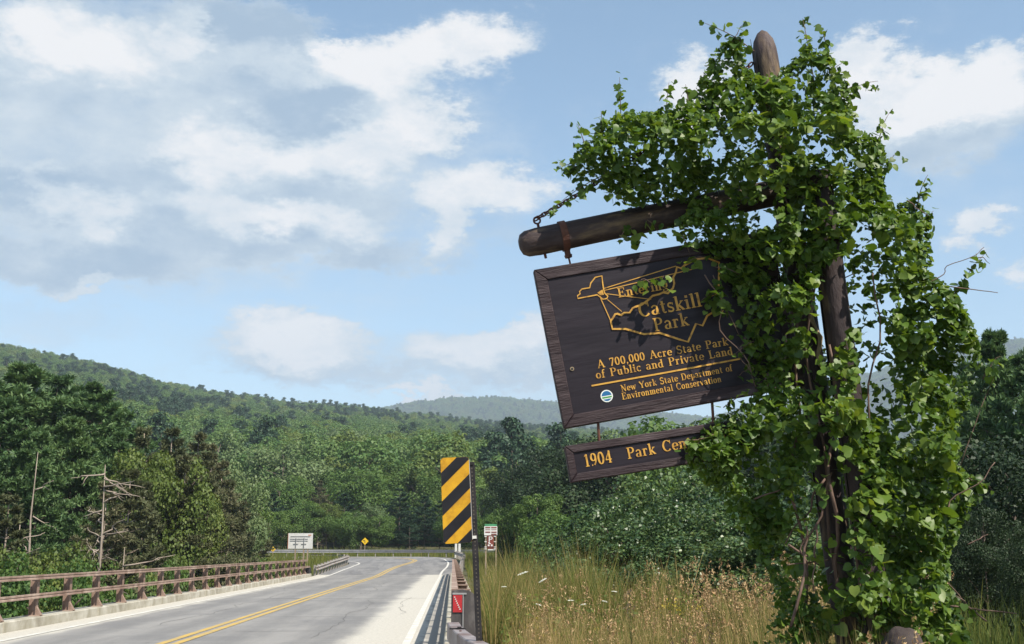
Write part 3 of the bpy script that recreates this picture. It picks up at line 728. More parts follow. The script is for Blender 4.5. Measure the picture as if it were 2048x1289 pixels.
# ------------------------------------------------------------------ striped object marker
def marker():
    Y = 12.1
    top, bot = at(943, 925, Y), at(958, 1275, Y); ax = Vector(top - bot).normalized()
    foot = Vector(bot) - ax * ((bot[2] + .25) / ax.z)
    root = empty('hazard_marker', foot); tag(root, 'leaning yellow and black striped hazard marker on a dark perforated post', 'marker')
    Lp = (Vector(top) - foot).length
    R = Matrix.Rotation(-math.asin(-ax.x), 3, 'Y')
    root.rotation_euler = (0, math.asin(ax.x), 0)
    w = .064
    po = obj('post', bevelled(MB().box((0, 0, Lp / 2), (w, w, Lp)).mesh('post'), .004), 'dark_steel', root)
    hb = MB()
    for i in range(int(Lp / .04)): hb.box((0, -w / 2 - .0012, .03 + i * .04), (.012, .002, .014))
    ho = obj('perforation', hb.mesh('perforation'), mat('punched_hole', (.11, .095, .08)), po); tag(ho, kind='stuff')
    # panel in the post's own frame
    TL, TR, BR, BL = (at(*p, Y) for p in ((880, 918), (937, 914), (945, 1084), (888, 1090)))
    inv = Matrix.Rotation(math.asin(ax.x), 3, 'Y').inverted()
    loc = [inv @ (Vector(p) - foot) for p in (TL, TR, BR, BL)]
    W = (loc[1].x - loc[0].x + loc[2].x - loc[3].x) / 2; H = (loc[0].z - loc[3].z + loc[1].z - loc[2].z) / 2
    cx = sum(p.x for p in loc) / 4; cz = sum(p.z for p in loc) / 4
    r = .035; rim = []
    for sx, sz, a0 in ((1, 1, 0), (-1, 1, 90), (-1, -1, 180), (1, -1, 270)):
        for k in range(5):
            a = math.radians(a0 + k * 22.5); rim.append((sx * (W / 2 - r) + r * math.cos(a), sz * (H / 2 - r) + r * math.sin(a)))
    n = len(rim)
    pv = [(x, -.05, z) for x, z in rim] + [(x, -.046, z) for x, z in rim]
    pn = obj('panel', MB().add(pv, [tuple(range(n)), tuple(range(2 * n - 1, n - 1, -1))] + [(i, n + i, n + (i + 1) % n, (i + 1) % n) for i in range(n)]).mesh('panel'), 'yellow_sheet', root, (cx, 0, cz))
    def clip(poly, a, b, c):      # keep a*x+b*z<=c
        out = []
        for i, p in enumerate(poly):
            q = poly[(i + 1) % len(poly)]; dp, dq = a * p[0] + b * p[1] - c, a * q[0] + b * q[1] - c
            if dp <= 0: out.append(p)
            if dp * dq < 0: t = dp / (dp - dq); out.append((p[0] + (q[0] - p[0]) * t, p[1] + (q[1] - p[1]) * t))
        return out
    # stripes climb to the right; s = z - slope*x measured from the panel's top edge
    k = .92; s0 = H / 2
    rim2 = [(x * .996, z * .998) for x, z in rim]
    for s_hi, s_lo in ((s0 + .18, s0 + .115), (s0 - .02, s0 - .165), (s0 - .315, s0 - .465), (s0 - .61, s0 - .755), (s0 - .885, s0 - 1.1)):
        poly = clip(clip(rim2, -k, 1, s_hi), k, -1, -s_lo)
        if len(poly) > 2: obj('stripe', MB().add([(x, -.0535, z) for x, z in poly] + [(x, -.0506, z) for x, z in poly], [tuple(range(len(poly))), tuple(range(2 * len(poly) - 1, len(poly) - 1, -1))] + [(i, len(poly) + i, len(poly) + (i + 1) % len(poly), (i + 1) % len(poly)) for i in range(len(poly))]).mesh('stripe'), 'black_sheet', pn)
    obj('lit_edge_strip', MB().box((W / 2 + .003, -.046, 0), (.004, .012, H * .93)).mesh('lit_edge_strip'), 'sign_back', pn)  # pale strip stands in for sunlight on the sheet's right edge
    for dz in (H * .42, -H * .44): obj('clamp', MB().box((W / 2 + .02, -.02, dz), (.05, .05, .03)).mesh('clamp'), 'white_sheet' if dz < 0 else 'dark_steel', pn)
marker()

# ------------------------------------------------------------------ the park sign: post, beam and chain
YS = 7.8
def xz(px, py, Y=YS):
    p = at(px, py, Y); return Vector((p[0], Y, p[2]))
def sign_post():
    top, mid = xz(1535, 42), xz(1626, 660); ax = (top - mid).normalized(); foot = mid - ax * ((mid.z + .3) / ax.z)
    root = empty('sign_post', foot); tag(root, 'leaning dark timber post and crossbeam with chain, overgrown by vine', 'sign post')
    Y0 = .16   # the timber stands just behind the boards
    def P(v): return Vector(v) - foot + Vector((0, Y0, 0))
    def log(name, a, b, ra, rb, tip, par=root, n=20, seed=0):
        a, b = P(a), P(b); d = (b - a); L = d.length; d.normalize()
        rs = np.concatenate([np.linspace(0, L - tip[0], 14), [L - tip[0] * .72, L - tip[0] * .40, L - tip[0] * .12, L]])
        rad = list(np.linspace(ra, rb, 14)) + [rb * .96, rb * tip[1], rb * tip[2], rb * tip[3]]
        m_ = MB().tube([(0, 0, s) for s in rs], rad, n).mesh(name, False)
        for v in m_.vertices:
            k = 1 + .05 * mnoise.noise(Vector((v.co.x * 9 + seed, v.co.y * 9, v.co.z * 1.1))) + .03 * mnoise.noise(Vector((v.co.x * 30, v.co.y * 30, v.co.z * 2 + seed)))
            v.co.x *= k; v.co.y *= k
        m_.polygons.foreach_set('use_smooth', [len(p.vertices) == 4 for p in m_.polygons])
        o = obj(name, m_, 'log', par, a); o.rotation_mode = 'QUATERNION'; o.rotation_quaternion = d.to_track_quat('Z', 'Y')
        return o, d, L, a
    po, d, L, a = log('post', foot, top, .105, .094, (.22, .80, .44, .06), seed=1)
    # drying cracks running down the timber
    def crack(par, s0, s1, ang, r, w=.006):
        pts = []; 
        for i in range(14):
            s = s0 + (s1 - s0) * i / 13; t = ang + .12 * mnoise.noise(Vector((s * 2, ang, 0)))
            pts.append((r * math.cos(t), r * math.sin(t), s))
        obj('crack', MB().tube(pts, [w * (.2 + math.sin(math.pi * (i + .3) / 13.6)) for i in range(14)], 5).mesh('crack'), mat('crack_shadow', (.004, .003, .003)), par)
    crack(po, L - 1.0, L - .06, math.radians(-100), .094)
    crack(po, L - .9, L - .2, math.radians(-60), .094, .004)
    crack(po, L * .35, L * .6, math.radians(-80), .10)
    s1, s2 = xz(1650, 330, 7.46), xz(1718, 830, 7.46); ax2 = (s1 - s2).normalized(); f2 = s2 - ax2 * ((s2.z + .3) / ax2.z)
    p2, d2, L2, _ = log('brace_post', f2, s1, .10, .09, (.1, .95, .9, .8), seed=5)
    crack(p2, L2 * .55, L2 * .92, math.radians(-105), .094, .009)
    crack(p2, L2 * .3, L2 * .6, math.radians(-70), .098, .005)
    st = MB(); pts = [P(xz(1622 + 6 * math.sin(i * 1.3) + i * 3.0, 570 + i * 17)) + Vector((0, -.098, 0)) for i in range(11)]
    st.tube(pts, [.008 + .012 * abs(math.sin(i * 1.9)) for i in range(11)], 6)
    obj('sap_streak', st.mesh('sap_streak', True), 'pale_streak', root)
    # crossbeam
    bl, br = xz(1041, 479), xz(1640, 357)
    bm_, bd, bL, ba = log('crossbeam', br, bl, .098, .102, (.14, .93, .72, .34), seed=9)
    def on_beam(px, py, off=0): 
        q = P(xz(px, py)); t = (q - ba).dot(bd); return ba + bd * t
    c = on_beam(1132, 463)
    bn = MB(); up = bd.cross(Vector((0, 1, 0))).normalized()
    n = 24; ring = []
    for s in (-.025, .025):
        for rr in (.106, .112):
            ring.append([c + bd * s + (up * math.cos(2 * math.pi * k / n) + Vector((0, 1, 0)) * math.sin(2 * math.pi * k / n)) * rr for k in range(n)])
    v = [p for r_ in ring for p in r_]; f = []
    for k in range(n):
        k2 = (k + 1) % n
        f += [(n + k, n + k2, 3 * n + k2, 3 * n + k), (k, k2, n + k2, n + k), (2 * n + k, 3 * n + k, 3 * n + k2, 2 * n + k2)]
    obj('iron_band', bn.add(v, f).mesh('iron_band'), 'rust', root)
    dn = -up if up.z > 0 else up
    obj('hanger', MB().tube([c + dn * .10, c + dn * .15], [.022, .022], 8).tube([c + dn * .145, c + dn * .165], [.03, .026], 8).tube([c + dn * .16, c + dn * .262], [.007, .007], 8).mesh('hanger'), 'rust', root)
    e0 = on_beam(1087, 470)
    obj('eye_bolt', MB().tube([e0 + dn * .135, e0 - dn * .135], [.010, .010], 8).tube([e0 - dn * .13 + Vector((.024 * math.cos(t), 0, .024 * math.sin(t))) - dn * .024 for t in np.linspace(0, 2 * math.pi, 13)], [.007] * 13, 6, False).mesh('eye_bolt'), 'rust', root)
    # chain from the eye bolt up to the post head
    A = e0 - dn * .17; B = P(xz(1512, 112)); lk = .046; D = B - A; Lc = D.length; nl = int(Lc / (lk * .74))
    ch = empty('chain'); ch.parent = root
    lm = MB(); prof = []
    for t in np.linspace(0, 2 * math.pi, 15)[:-1]:
        x = .5 * lk * math.cos(t); z = .36 * lk * math.sin(t); prof.append((x * 1.05, 0, max(-.3 * lk, min(.3 * lk, z))))
    lm.tube(prof + [prof[0]], [.0058] * 15, 6, False); lme = lm.mesh('link', True); lme.materials.append(M['rust'])
    for i in range(nl + 1):
        t = i / nl; p = A + D * t + Vector((0, 0, -.07 * 4 * t * (1 - t)))
        dd = D + Vector((0, 0, -.28 * (1 - 2 * t)))
        l = obj('link', lme, None, ch, p); l.rotation_mode = 'QUATERNION'
        l.rotation_quaternion = dd.to_track_quat('X', 'Z') @ Matrix.Rotation(math.pi / 4 + (i % 2) * math.pi / 2, 3, 'X').to_quaternion()
    return root
sign_post()

# ------------------------------------------------------------------ lettering: a small bold serif alphabet drawn with a broad pen
XH = .66
def arc(cx, cy, rx, ry, a0, a1, n=14): return [(cx + rx * math.cos(math.radians(a0 + (a1 - a0) * i / n)), cy + ry * math.sin(math.radians(a0 + (a1 - a0) * i / n))) for i in range(n + 1)]
def stem(x, y0, y1, s='bt'):
    r = [([(x, y0), (x, y1)], .165)]
    if 'b' in s: r.append(([(x - .17, y0 + .03), (x + .17, y0 + .03)], .06))
    if 't' in s: r.append(([(x - .17, y1 - .03), (x + .17, y1 - .03)], .06))
    if 'l' in s: r.append(([(x - .17, y1 - .06), (x, y1 - .02)], .06))
    return r
def hump(x0, x1): return [([(x0, XH - .25)] + arc((x0 + x1) / 2, XH - .20, (x1 - x0) / 2, .17, 180, 0), None), ] 
G = {
 'A': (.86, [([(.10, .02), (.43, .98)], .075), ([(.41, 1.0), (.74, .02)], .17), ([(.22, .34), (.62, .34)], .06), ([(.0, .03), (.24, .03)], .06), ([(.58, .03), (.90, .03)], .06)]),
 'C': (.80, [(arc(.44, .5, .34, .47, 45, 318, 22), None), ([(.74, .98), (.74, .66)], .06)]),
 'D': (.88, stem(.2, 0, 1) + [([(.2, .97)] + arc(.42, .5, .34, .47, 90, -90, 16) + [(.2, .03)], None)]),
 'E': (.78, stem(.2, 0, 1) + [([(.2, .97), (.68, .97)], .06), ([(.2, .52), (.52, .52)], .06), ([(.2, .03), (.70, .03)], .06), ([(.67, 1), (.67, .74)], .07), ([(.69, 0), (.69, .28)], .07), ([(.51, .66), (.51, .38)], .06)]),
 'L': (.74, stem(.2, 0, 1) + [([(.2, .03), (.68, .03)], .06), ([(.66, 0), (.66, .32)], .07)]),
 'N': (.92, stem(.18, 0, 1, 'b')[0:0] + [([(.2, 0), (.2, 1)], .08), ([(.14, .97), (.74, .03)], .18), ([(.74, 0), (.74, 1)], .08), ([(.06, .03), (.34, .03)], .06), ([(.0, .97), (.26, .97)], .06), ([(.60, .97), (.88, .97)], .06)]),
 'P': (.76, stem(.2, 0, 1) + [([(.2, .97)] + arc(.40, .73, .25, .24, 90, -90, 12) + [(.2, .49)], None)]),
 'S': (.66, [(arc(.33, .74, .23, .23, 40, 250, 12) + arc(.33, .27, .25, .24, 70, -150, 12), .13), ([(.58, .98), (.58, .72)], .06), ([(.07, .28), (.07, .0)], .06)]),
 'Y': (.84, [([(.06, .97), (.42, .48)], .16), ([(.78, .97), (.42, .48)], .075), ([(.42, .5), (.42, 0)], .165), ([(-.02, .97), (.24, .97)], .06), ([(.62, .97), (.86, .97)], .06), ([(.26, .03), (.58, .03)], .06)]),
 'a': (.60, [(arc(.27, XH - .20, .19, .17, 165, 0, 10), .10), ([(.44, XH - .2), (.44, .02)], .16), (arc(.26, .18, .17, .15, 75, 400, 16), None), ([(.44, .05), (.58, .04)], .06)]),
 'b': (.64, stem(.17, 0, 1, 'l') + [(arc(.34, .31, .22, .30, 150, -150, 18), None)]),
 'c': (.54, [(arc(.31, .33, .22, .30, 50, 315, 18), None), ([(.44, .52), (.48, .50)], .13)]),
 'd': (.66, stem(.47, 0, 1, 'l') + [(arc(.30, .31, .22, .30, 30, 330, 18), None), ([(.47, .03), (.64, .03)], .06)]),
 'e': (.56, [(arc(.30, .33, .22, .30, 0, 318, 18), None), ([(.1, .34), (.52, .34)], .06)]),
 'f': (.40, stem(.17, 0, .78, 'b') + [(arc(.31, .78, .14, .19, 180, 50, 8), .12), ([(.02, .62), (.36, .62)], .06)]),
 'g': (.58, [(arc(.27, .42, .19, .21, 0, 360, 18), None), (arc(.27, -.08, .22, .15, 100, -240, 16), .08), ([(.42, .58), (.56, .62)], .06)]),
 'i': (.34, stem(.17, 0, XH, 'bl') + [([(.08, .86), (.26, .86)], .17)]),
 'k': (.66, stem(.17, 0, 1, 'bl') + [([(.2, .28), (.52, .60)], .07), ([(.28, .36), (.56, .03)], .15), ([(.40, .62), (.64, .62)], .06), ([(.46, .03), (.68, .03)], .06)]),
 'l': (.34, stem(.17, 0, 1, 'bl')),
 'm': (.98, stem(.17, 0, XH, 'bl') + hump(.17, .49) + stem(.49, 0, .48, 'b') + hump(.49, .81) + stem(.81, 0, .48, 'b')),
 'n': (.68, stem(.17, 0, XH, 'bl') + hump(.17, .50) + stem(.50, 0, .48, 'b')),
 'o': (.60, [(arc(.30, .33, .22, .30, 0, 360, 24), None)]),
 'p': (.64, stem(.17, -.28, XH, 'bl') + [(arc(.34, .33, .22, .30, 150, -150, 18), None)]),
 'r': (.52, stem(.17, 0, XH, 'bl') + [(arc(.34, .42, .15, .19, 160, 60, 8), .10), ([(.40, .56), (.47, .56)], .14)]),
 's': (.48, [(arc(.24, .48, .15, .14, 40, 250, 10) + arc(.24, .17, .17, .14, 70, -150, 10), .11), ([(.41, .64), (.41, .48)], .05), ([(.06, .18), (.06, .0)], .05)]),
 't': (.42, [([(.18, .84), (.18, .14)], .155), (arc(.28, .14, .10, .11, 180, 330, 6), .09), ([(.02, .62), (.38, .62)], .06)]),
 'u': (.68, stem(.16, .14, XH, 'l') + [(arc(.32, .18, .16, .15, 180, 330, 8), .1)] + stem(.49, 0, XH, 'l') + [([(.49, .03), (.66, .03)], .06)]),
 'v': (.60, [([(.08, .63), (.31, .02)], .15), ([(.31, .02), (.52, .63)], .07), ([(.0, .63), (.22, .63)], .06), ([(.40, .63), (.62, .63)], .06)]),
 'w': (.86, [([(.08, .63), (.28, .02)], .15), ([(.28, .02), (.43, .60)], .07), ([(.42, .63), (.60, .02)], .15), ([(.60, .02), (.78, .63)], .07), ([(.0, .63), (.22, .63)], .06), ([(.66, .63), (.88, .63)], .06)]),
 '0': (.60, [(arc(.30, .5, .21, .47, 0, 360, 26), None)]),
 '1': (.50, stem(.27, 0, 1, 'b') + [([(.08, .84), (.27, .98)], .08)]),
 '4': (.62, [([(.42, 0), (.42, 1)], .16), ([(.42, .98), (.06, .28)], .07), ([(.04, .28), (.60, .28)], .08), ([(.28, .03), (.56, .03)], .06)]),
 '7': (.58, [([(.06, .95), (.54, .95)], .12), ([(.52, .95), (.22, 0)], .15), ([(.08, 1), (.08, .74)], .06)]),
 '9': (.60, [(arc(.30, .68, .20, .29, 0, 360, 20), None), (arc(.24, .55, .27, .52, 20, -75, 10), .12), ([(.10, .06), (.18, .03)], .12)]),
 ',': (.28, [([(.13, .14), (.15, .0)], .15), ([(.16, .02), (.08, -.16)], .06)]),
 ' ': (.46, []),
}
def ribbon(mb, pts, width, z, S=1.0):
    """flat ribbon (local x,z plane, facing -y); width None = broad pen: thick uprights, thin crossings"""
    P = [Vector((p[0], 0, p[1])) for p in pts]
    ln = sum((P[i + 1] - P[i]).length for i in range(len(P) - 1))
    if ln == 0: return
    closed = (P[0] - P[-1]).length < 1e-6; v = []
    for i, p in enumerate(P):
        a = P[i - 1] if i else (P[-2] if closed else P[0]); b = P[i + 1] if i < len(P) - 1 else (P[1] if closed else P[-1])
        d = (b - a).normalized(); n = Vector((-d.z, 0, d.x))
        w = width if width is not None else (.055 + .115 * abs(d.z) ** 1.3) * S
        for s in (.5, -.5):
            q = p + n * w * s; v.append((q.x, -z, q.z))
    mb.add(v, [(2 * i, 2 * i + 1, 2 * i + 3, 2 * i + 2) for i in range(len(P) - 1)])

def text_mesh(name, txt, p0, p1, cap):
    """one line of lettering from p0 to p1 (board-local x,z), capital height cap"""
    p0, p1 = Vector((p0[0], 0, p0[1])), Vector((p1[0], 0, p1[1])); total = sum(G[c][0] + .07 for c in txt)
    d = (p1 - p0); sx = d.length / total; d.normalize(); up = Vector((-d.z, 0, d.x))
    mb = MB(); x = 0; k = 0
    for c in txt:
        w, st = G[c]
        for pts, wd in st:
            r = MB(); ribbon(r, pts, wd, 0)
            z = .004 + (k % 9) * .00025; k += 1
            mb.add([p0 + d * ((x + q[0]) * sx) + up * (q[2] * cap) + Vector((0, -z, 0)) for q in r.v], r.f)
        x += w + .07
    return mb.mesh(name)

# ------------------------------------------------------------------ hanging boards
def board(name, tl, bl, tr, right_px, label, rod_px, frame_w):
    a, b_, c_ = xz(*tl), xz(*bl), xz(*tr)
    d = (c_ - a).normalized(); dl = (a - b_).normalized()
    ang = math.atan2(d.z, d.x); H = (a - b_).length
    # average of top-edge and side lean
    ang = (ang + math.atan2(-dl.x, dl.z)) / 2
    W = (xz(right_px, tr[1]).x - a.x) / math.cos(ang)
    root = empty(name, b_); root.rotation_euler = (0, -ang, 0); tag(root, label, 'sign')
    Rm = Matrix.Rotation(-ang, 3, 'Y').inverted()
    def loc(px, py, dy=0):
        q = Rm @ (xz(px, py, YS - .03) - b_); return (q.x, q.z)
    pn = obj('panel', MB().box((W / 2, .025, H / 2), (W - .04, .05, H - .04)).mesh('panel'), 'sign_panel', root)
    fw = frame_w; t = .075
    def trap(p, nm):
        m_ = MB().add([(x, -.012, z) for x, z in p] + [(x, -.012 + t, z) for x, z in p], [(0, 1, 2, 3), (7, 6, 5, 4), (0, 4, 5, 1), (1, 5, 6, 2), (2, 6, 7, 3), (3, 7, 4, 0)]).mesh(nm)
        obj(nm, bevelled(m_, .005), 'sign_frame', root)
    g = .0015
    trap([(0, 0), (W, 0), (W - fw, fw), (fw, fw)], 'frame_rail'); trap([(fw, H - fw), (W - fw, H - fw), (W, H), (0, H)], 'frame_rail')
    trap([(0, g), (fw - g, fw + g), (fw - g, H - fw - g), (0, H - g)], 'frame_stile'); trap([(W, g), (W, H - g), (W - fw + g, H - fw - g), (W - fw + g, fw + g)], 'frame_stile')
    return root, loc, W, H, pn
bd, loc, BW, BH, pan = board('park_sign_board', (1072, 540), (1128, 858), (1400, 480), 1545, 'large dark brown board lettered in gold with a park map, hanging from the crossbeam', 1140, .085)
def put(txt, l, r, cap_px, parent, loc, name='lettering'):
    cap = cap_px / 2324 * YS * 1.0
    p0, p1 = Vector(loc(*l)), Vector(loc(*r)); adv = [G[c][0] + .07 for c in txt]; tot = sum(adv); i = 0
    for word in txt.split(' '):
        a = sum(adv[:i]) / tot; e = sum(adv[:i + len(word)]) / tot
        obj(name, text_mesh(name, word, p0.lerp(p1, a), p0.lerp(p1, e), cap), 'gold', parent); i += len(word) + 1
LET = [('Entering', (1238, 594), (1340, 576), 20), ('Catskill', (1281, 634), (1408, 611), 31), ('Park', (1311, 662), (1382, 649), 28),
       ('A 700,000 Acre State Park', (1197, 736), (1460, 689), 17), ('of Public and Private Land', (1194, 757), (1470, 708), 17),
       ('New York State Department of', (1244, 783), (1468, 741), 14), ('Environmental Conservation', (1246, 799), (1446, 763), 14)]
for t_, l, r, cpx in LET: put(t_, l, r, cpx, bd, loc)
def outline(name, pts, wpx, parent, loc, z=.0045):
    mb = MB(); P = [loc(*p) for p in pts]; ribbon(mb, P, wpx / 2324 * YS, z); return obj(name, mb.mesh(name), 'gold', parent)
def cr(L): return [(1020 + x / 3.79, 380 + y / 3.79) for x, y in L]
outline('divider_line', [(1184, 771), (1330, 745), (1482, 717)], 3.4, bd, loc)
outline('state_outline', cr([(517, 818), (515, 797), (535, 782), (530, 766), (548, 746), (608, 736), (615, 702), (650, 657), (700, 646), (706, 700), (712, 742), (722, 778), (745, 800), (738, 818), (708, 824), (682, 802), (664, 790), (517, 818)]), 2.6, bd, loc, .0048)
obj('state_dot', MB().add([(*[q for q in (loc(1020 + x / 3.79, 380 + y / 3.79)[0],)], -.0053, loc(1020 + x / 3.79, 380 + y / 3.79)[1]) for x, y in ((665, 775), (705, 750), (715, 790), (690, 795))], [(0, 3, 2, 1)]).mesh('state_dot'), 'gold', bd)
for i, r_ in enumerate([[(715, 742), (1262, 572)], [(722, 756), (1420, 588)], [(735, 782), (1075, 825)], [(742, 826), (852, 918)], [(690, 815), (768, 990)], [(1500, 818), (1600, 770)]]):
    outline('map_ray', cr(r_), 1.3 if i in (2, 3, 5) else 1.8, bd, loc, .0051 + i * .0002)
outline('park_outline', cr([(768, 990), (785, 965), (800, 938), (818, 934), (845, 945), (870, 928), (910, 927), (935, 892), (960, 880), (1000, 868), (1050, 832), (1085, 798), (1140, 785), (1165, 772), (1200, 780), (1240, 740), (1250, 705), (1241, 660), (1262, 620), (1270, 578), (1302, 590), (1330, 565), (1410, 522), (1500, 510), (1590, 545), (1590, 640), (1585, 800), (1640, 870), (1605, 935), (1550, 920), (1500, 950), (1465, 1025), (1415, 1010), (1355, 1148), (1290, 1130), (1140, 1080), (1020, 1090), (880, 1050), (780, 1050), (768, 990)]), 4.2, bd, loc, .0065)
# round emblem
def emblem():
    cx, cz = loc(1214.5, 791.5); s = YS / 2324
    def disc(name, r, y, m_, z0=-2, z1=2, wave=0):
        n = 28; pts = [(r * math.cos(2 * math.pi * k / n), r * math.sin(2 * math.pi * k / n)) for k in range(n)]
        pts = [(x, max(z0 * r, min(z1 * r, z))) for x, z in pts]
        obj(name, MB().add([(cx + x, y, cz + z) for x, z in pts], [tuple(range(n))]).mesh(name), m_, em)
    em = empty('emblem'); em.parent = bd
    disc('ring', 12.8 * s, -.0040, 'logo_white'); disc('sky_field', 10.6 * s, -.0046, 'logo_blue', 0.08, 2); disc('hill_field', 10.6 * s, -.0046, 'logo_green', -.42, -.10); disc('water_field', 10.6 * s, -.0046, 'logo_blue', -2, -.58)
emblem()
h1 = loc(1145, 737)
obj('knot_hole', MB().tube([(h1[0], -.006, h1[1]), (h1[0], .02, h1[1])], [.014, .014], 10).mesh('knot_hole'), 'pale_streak', bd)
obj('knot_core', MB().tube([(h1[0], -.008, h1[1]), (h1[0], .02, h1[1])], [.009, .009], 10).mesh('knot_core'), 'dark_steel', bd)
# moulding line along the top frame
lw, loc2, LW, LH, pan2 = board('centennial_board', (1130, 893), (1141, 966), (1400, 846), 1480, 'small brown board reading 1904 in gold, hung under the large board', 1195, .055)
put('1904', (1171, 934), (1228, 924), 25, lw, loc2); put('Park', (1257, 918), (1315, 907), 23, lw, loc2); put('Centennial', (1328, 904), (1466, 879), 23, lw, loc2)
for px in (1200, 1430):
    a, c = loc2(px, 848 - (px - 1200) * .17), loc2(px, 885 - (px - 1200) * .17)
    obj('link_rod', MB().tube([(c[0], .03, c[1] - .02), (a[0], .03, a[1] + .04)], [.010, .010], 8).tube([(c[0] - .02, .03, c[1]), (c[0] + .02, .03, c[1])], [.012, .012], 6).mesh('link_rod'), 'rust', lw)
#PLANTS
# ------------------------------------------------------------------ trees
def wobble_tube(mb, p0, p1, r0, r1, n=6, sides=7, amp=.04, seed=0):
    p0, p1 = Vector(p0), Vector(p1); L = (p1 - p0).length; pts = []
    for i in range(n + 1):
        t = i / n; q = p0.lerp(p1, t)
        k = amp * L * math.sin(math.pi * t) if True else 0
        q += Vector((mnoise.noise(Vector((seed, t * 3, 0))), mnoise.noise(Vector((seed + 9, t * 3, 4))), 0)) * k
        pts.append(q)
    mb.tube(pts, [r0 + (r1 - r0) * i / n for i in range(n + 1)], sides); return pts

def broad_tree(seed, H, W, base, ncl, ncards, size, clump=.26, upright=.5, trunk_r=.18, pointed=0.0):
    """tapered trunk with limbs; a crown of leaf clumps with gaps between them"""
    rng = np.random.default_rng(seed); tr = MB()
    wobble_tube(tr, (0, 0, -1.5), (0.1, 0, H * .8), trunk_r, trunk_r * .25, 8, 8, .02, seed)
    cz, hz = (base + H) / 2, (H - base) / 2; C, Rr = [], []
    for i in range(ncl):
        d = unit(rng.normal(size=3)); d[2] = d[2] * .9 + .12; k = rng.uniform(.45, .92) ** .6
        z = d[2] * k; taper = 1 - pointed * max(0, z) - .18 * max(0, -z)
        c = np.array([d[0] * k * W / 2 * taper, d[1] * k * W / 2 * taper, cz + z * hz]); C.append(c); Rr.append(W * clump * rng.uniform(.55, 1.1) * (1 - .35 * max(0, z)))
        if i < 16:
            t0 = max(base * .5, c[2] - rng.uniform(.2, .5) * H * .5)
            wobble_tube(tr, (0, 0, t0), c, trunk_r * .38, .02, 4, 5, .08, seed + i)
    C, Rr = np.array(C), np.array(Rr)
    w = Rr ** 2; idx = rng.choice(ncl, ncards, p=w / w.sum())
    d = unit(rng.normal(size=(ncards, 3)) + np.array([0, 0, .35])); d[:, 2] *= .78
    p = C[idx] + d * (Rr[idx] * rng.uniform(.62, 1.08, ncards))[:, None]
    n = d + rng.normal(size=(ncards, 3)) * .55 + np.array([0, 0, upright])
    v, q = cards(p, n, size * rng.uniform(.6, 1.35, ncards), .7, rng)
    return tr.mesh('trunk', True), np_mesh('crown', v, q)

def pine_tree(seed, H, W, base, nwh, per, tufts, blade, flat=.25, trunk_r=.2, dead=8, gap=.0):
    """whorls of level branches with plumes of needles; bare dead branches low on the trunk"""
    rng = np.random.default_rng(seed); tr = MB()
    wobble_tube(tr, (0, 0, -1.5), (0, 0, H * .97), trunk_r, .03, 10, 8, .012, seed)
    for i in range(dead):
        z = rng.uniform(.08 * H, base); a = rng.uniform(0, 6.28); L = rng.uniform(.6, 2.2)
        wobble_tube(tr, (0, 0, z), (math.cos(a) * L, math.sin(a) * L, z + rng.uniform(-.5, .4)), .035, .008, 4, 5, .18, seed + i)
    P, Nn, Dd = [], [], []
    for w in range(nwh):
        t = min(1.0, max(0.0, (w + rng.uniform(-.3, .3)) / nwh)); z = base + (H - base) * t
        for k in range(per):
            if rng.random() < gap: continue
            a = rng.uniform(0, 6.28); prof = (1 - t ** 1.6) * (.55 + .45 * min(1, t * 5)); L = max(.35, W / 2 * prof * rng.uniform(.6, 1.1))
            e = np.array([math.cos(a), math.sin(a), 0]); rise = rng.uniform(-.05, .22) + .45 * t
            if L > .8: wobble_tube(tr, (0, 0, z), tuple(e * L * .9 + np.array([0, 0, z + rise * L * .8])), .035, .008, 3, 4, .05, seed + w * 9 + k)
            for j in range(int(tufts * (.4 + L / W))):
                s = rng.uniform(.3, 1.02) ** .7; side = np.array([-e[1], e[0], 0]) * rng.normal() * L * .26 * (1.1 - s * .6)
                c = e * L * s + side + np.array([0, 0, z + rise * L * s + .12 * L * s * s + rng.normal() * .05])
                nb = 9; d = unit(rng.normal(size=(nb, 3)) * np.array([1, 1, flat * 2.2]) + e * .5 + np.array([0, 0, .55]))
                P.append(c + d * blade * .45); Dd.append(d); Nn.append(unit(rng.normal(size=(nb, 3)) + np.array([0, 0, 1.0])))
    P, Nn, Dd = np.concatenate(P), np.concatenate(Nn), np.concatenate(Dd); n = unit(Nn - Dd * np.sum(Nn * Dd, 1, keepdims=True)); b = np.cross(n, Dd)
    s = (blade * rng.uniform(.7, 1.25, len(P)))[:, None]
    v = np.stack([P - Dd * s * .5, P - b * s * .13, P + Dd * s * .5, P + b * s * .13], 1).reshape(-1, 3)
    return tr.mesh('trunk', True), np_mesh('crown', v, np.arange(len(v)).reshape(-1, 4))

PROTO = {}
def proto(key, name, meshes, leafmat, barkmat, label, group):
    """first tree of its kind; later ones are copies of it"""
    tm, cm = meshes; tm.materials.append(M[barkmat]); cm.materials.append(M[leafmat])
    PROTO[key] = dict(name=name, t=tm, c=cm, label=label, group=group, H=max(v.co.z for v in cm.vertices))
def plant(key, x, y, ztop, wscale=1.0, label=None, group=None, base=None, rot=None, width=None):
    k = PROTO[key]; zb = float(ground_z(x, y)) if base is None else base; s = (ztop - zb) / k['H']
    if width: wscale = width / 5.2 / s
    root = empty(k['name'], (x, y, zb)); root.scale = (s * wscale, s * wscale, s); root.rotation_euler.z = random.uniform(0, 6.28) if rot is None else rot
    tag(root, label or k['label'], k['name'].split('_')[-1] if k['name'].split('_')[-1] in ('tree', 'bush', 'shrub') else 'tree', group or k['group'])
    obj('trunk', k['t'], None, root); obj('crown', k['c'], None, root)
    return root
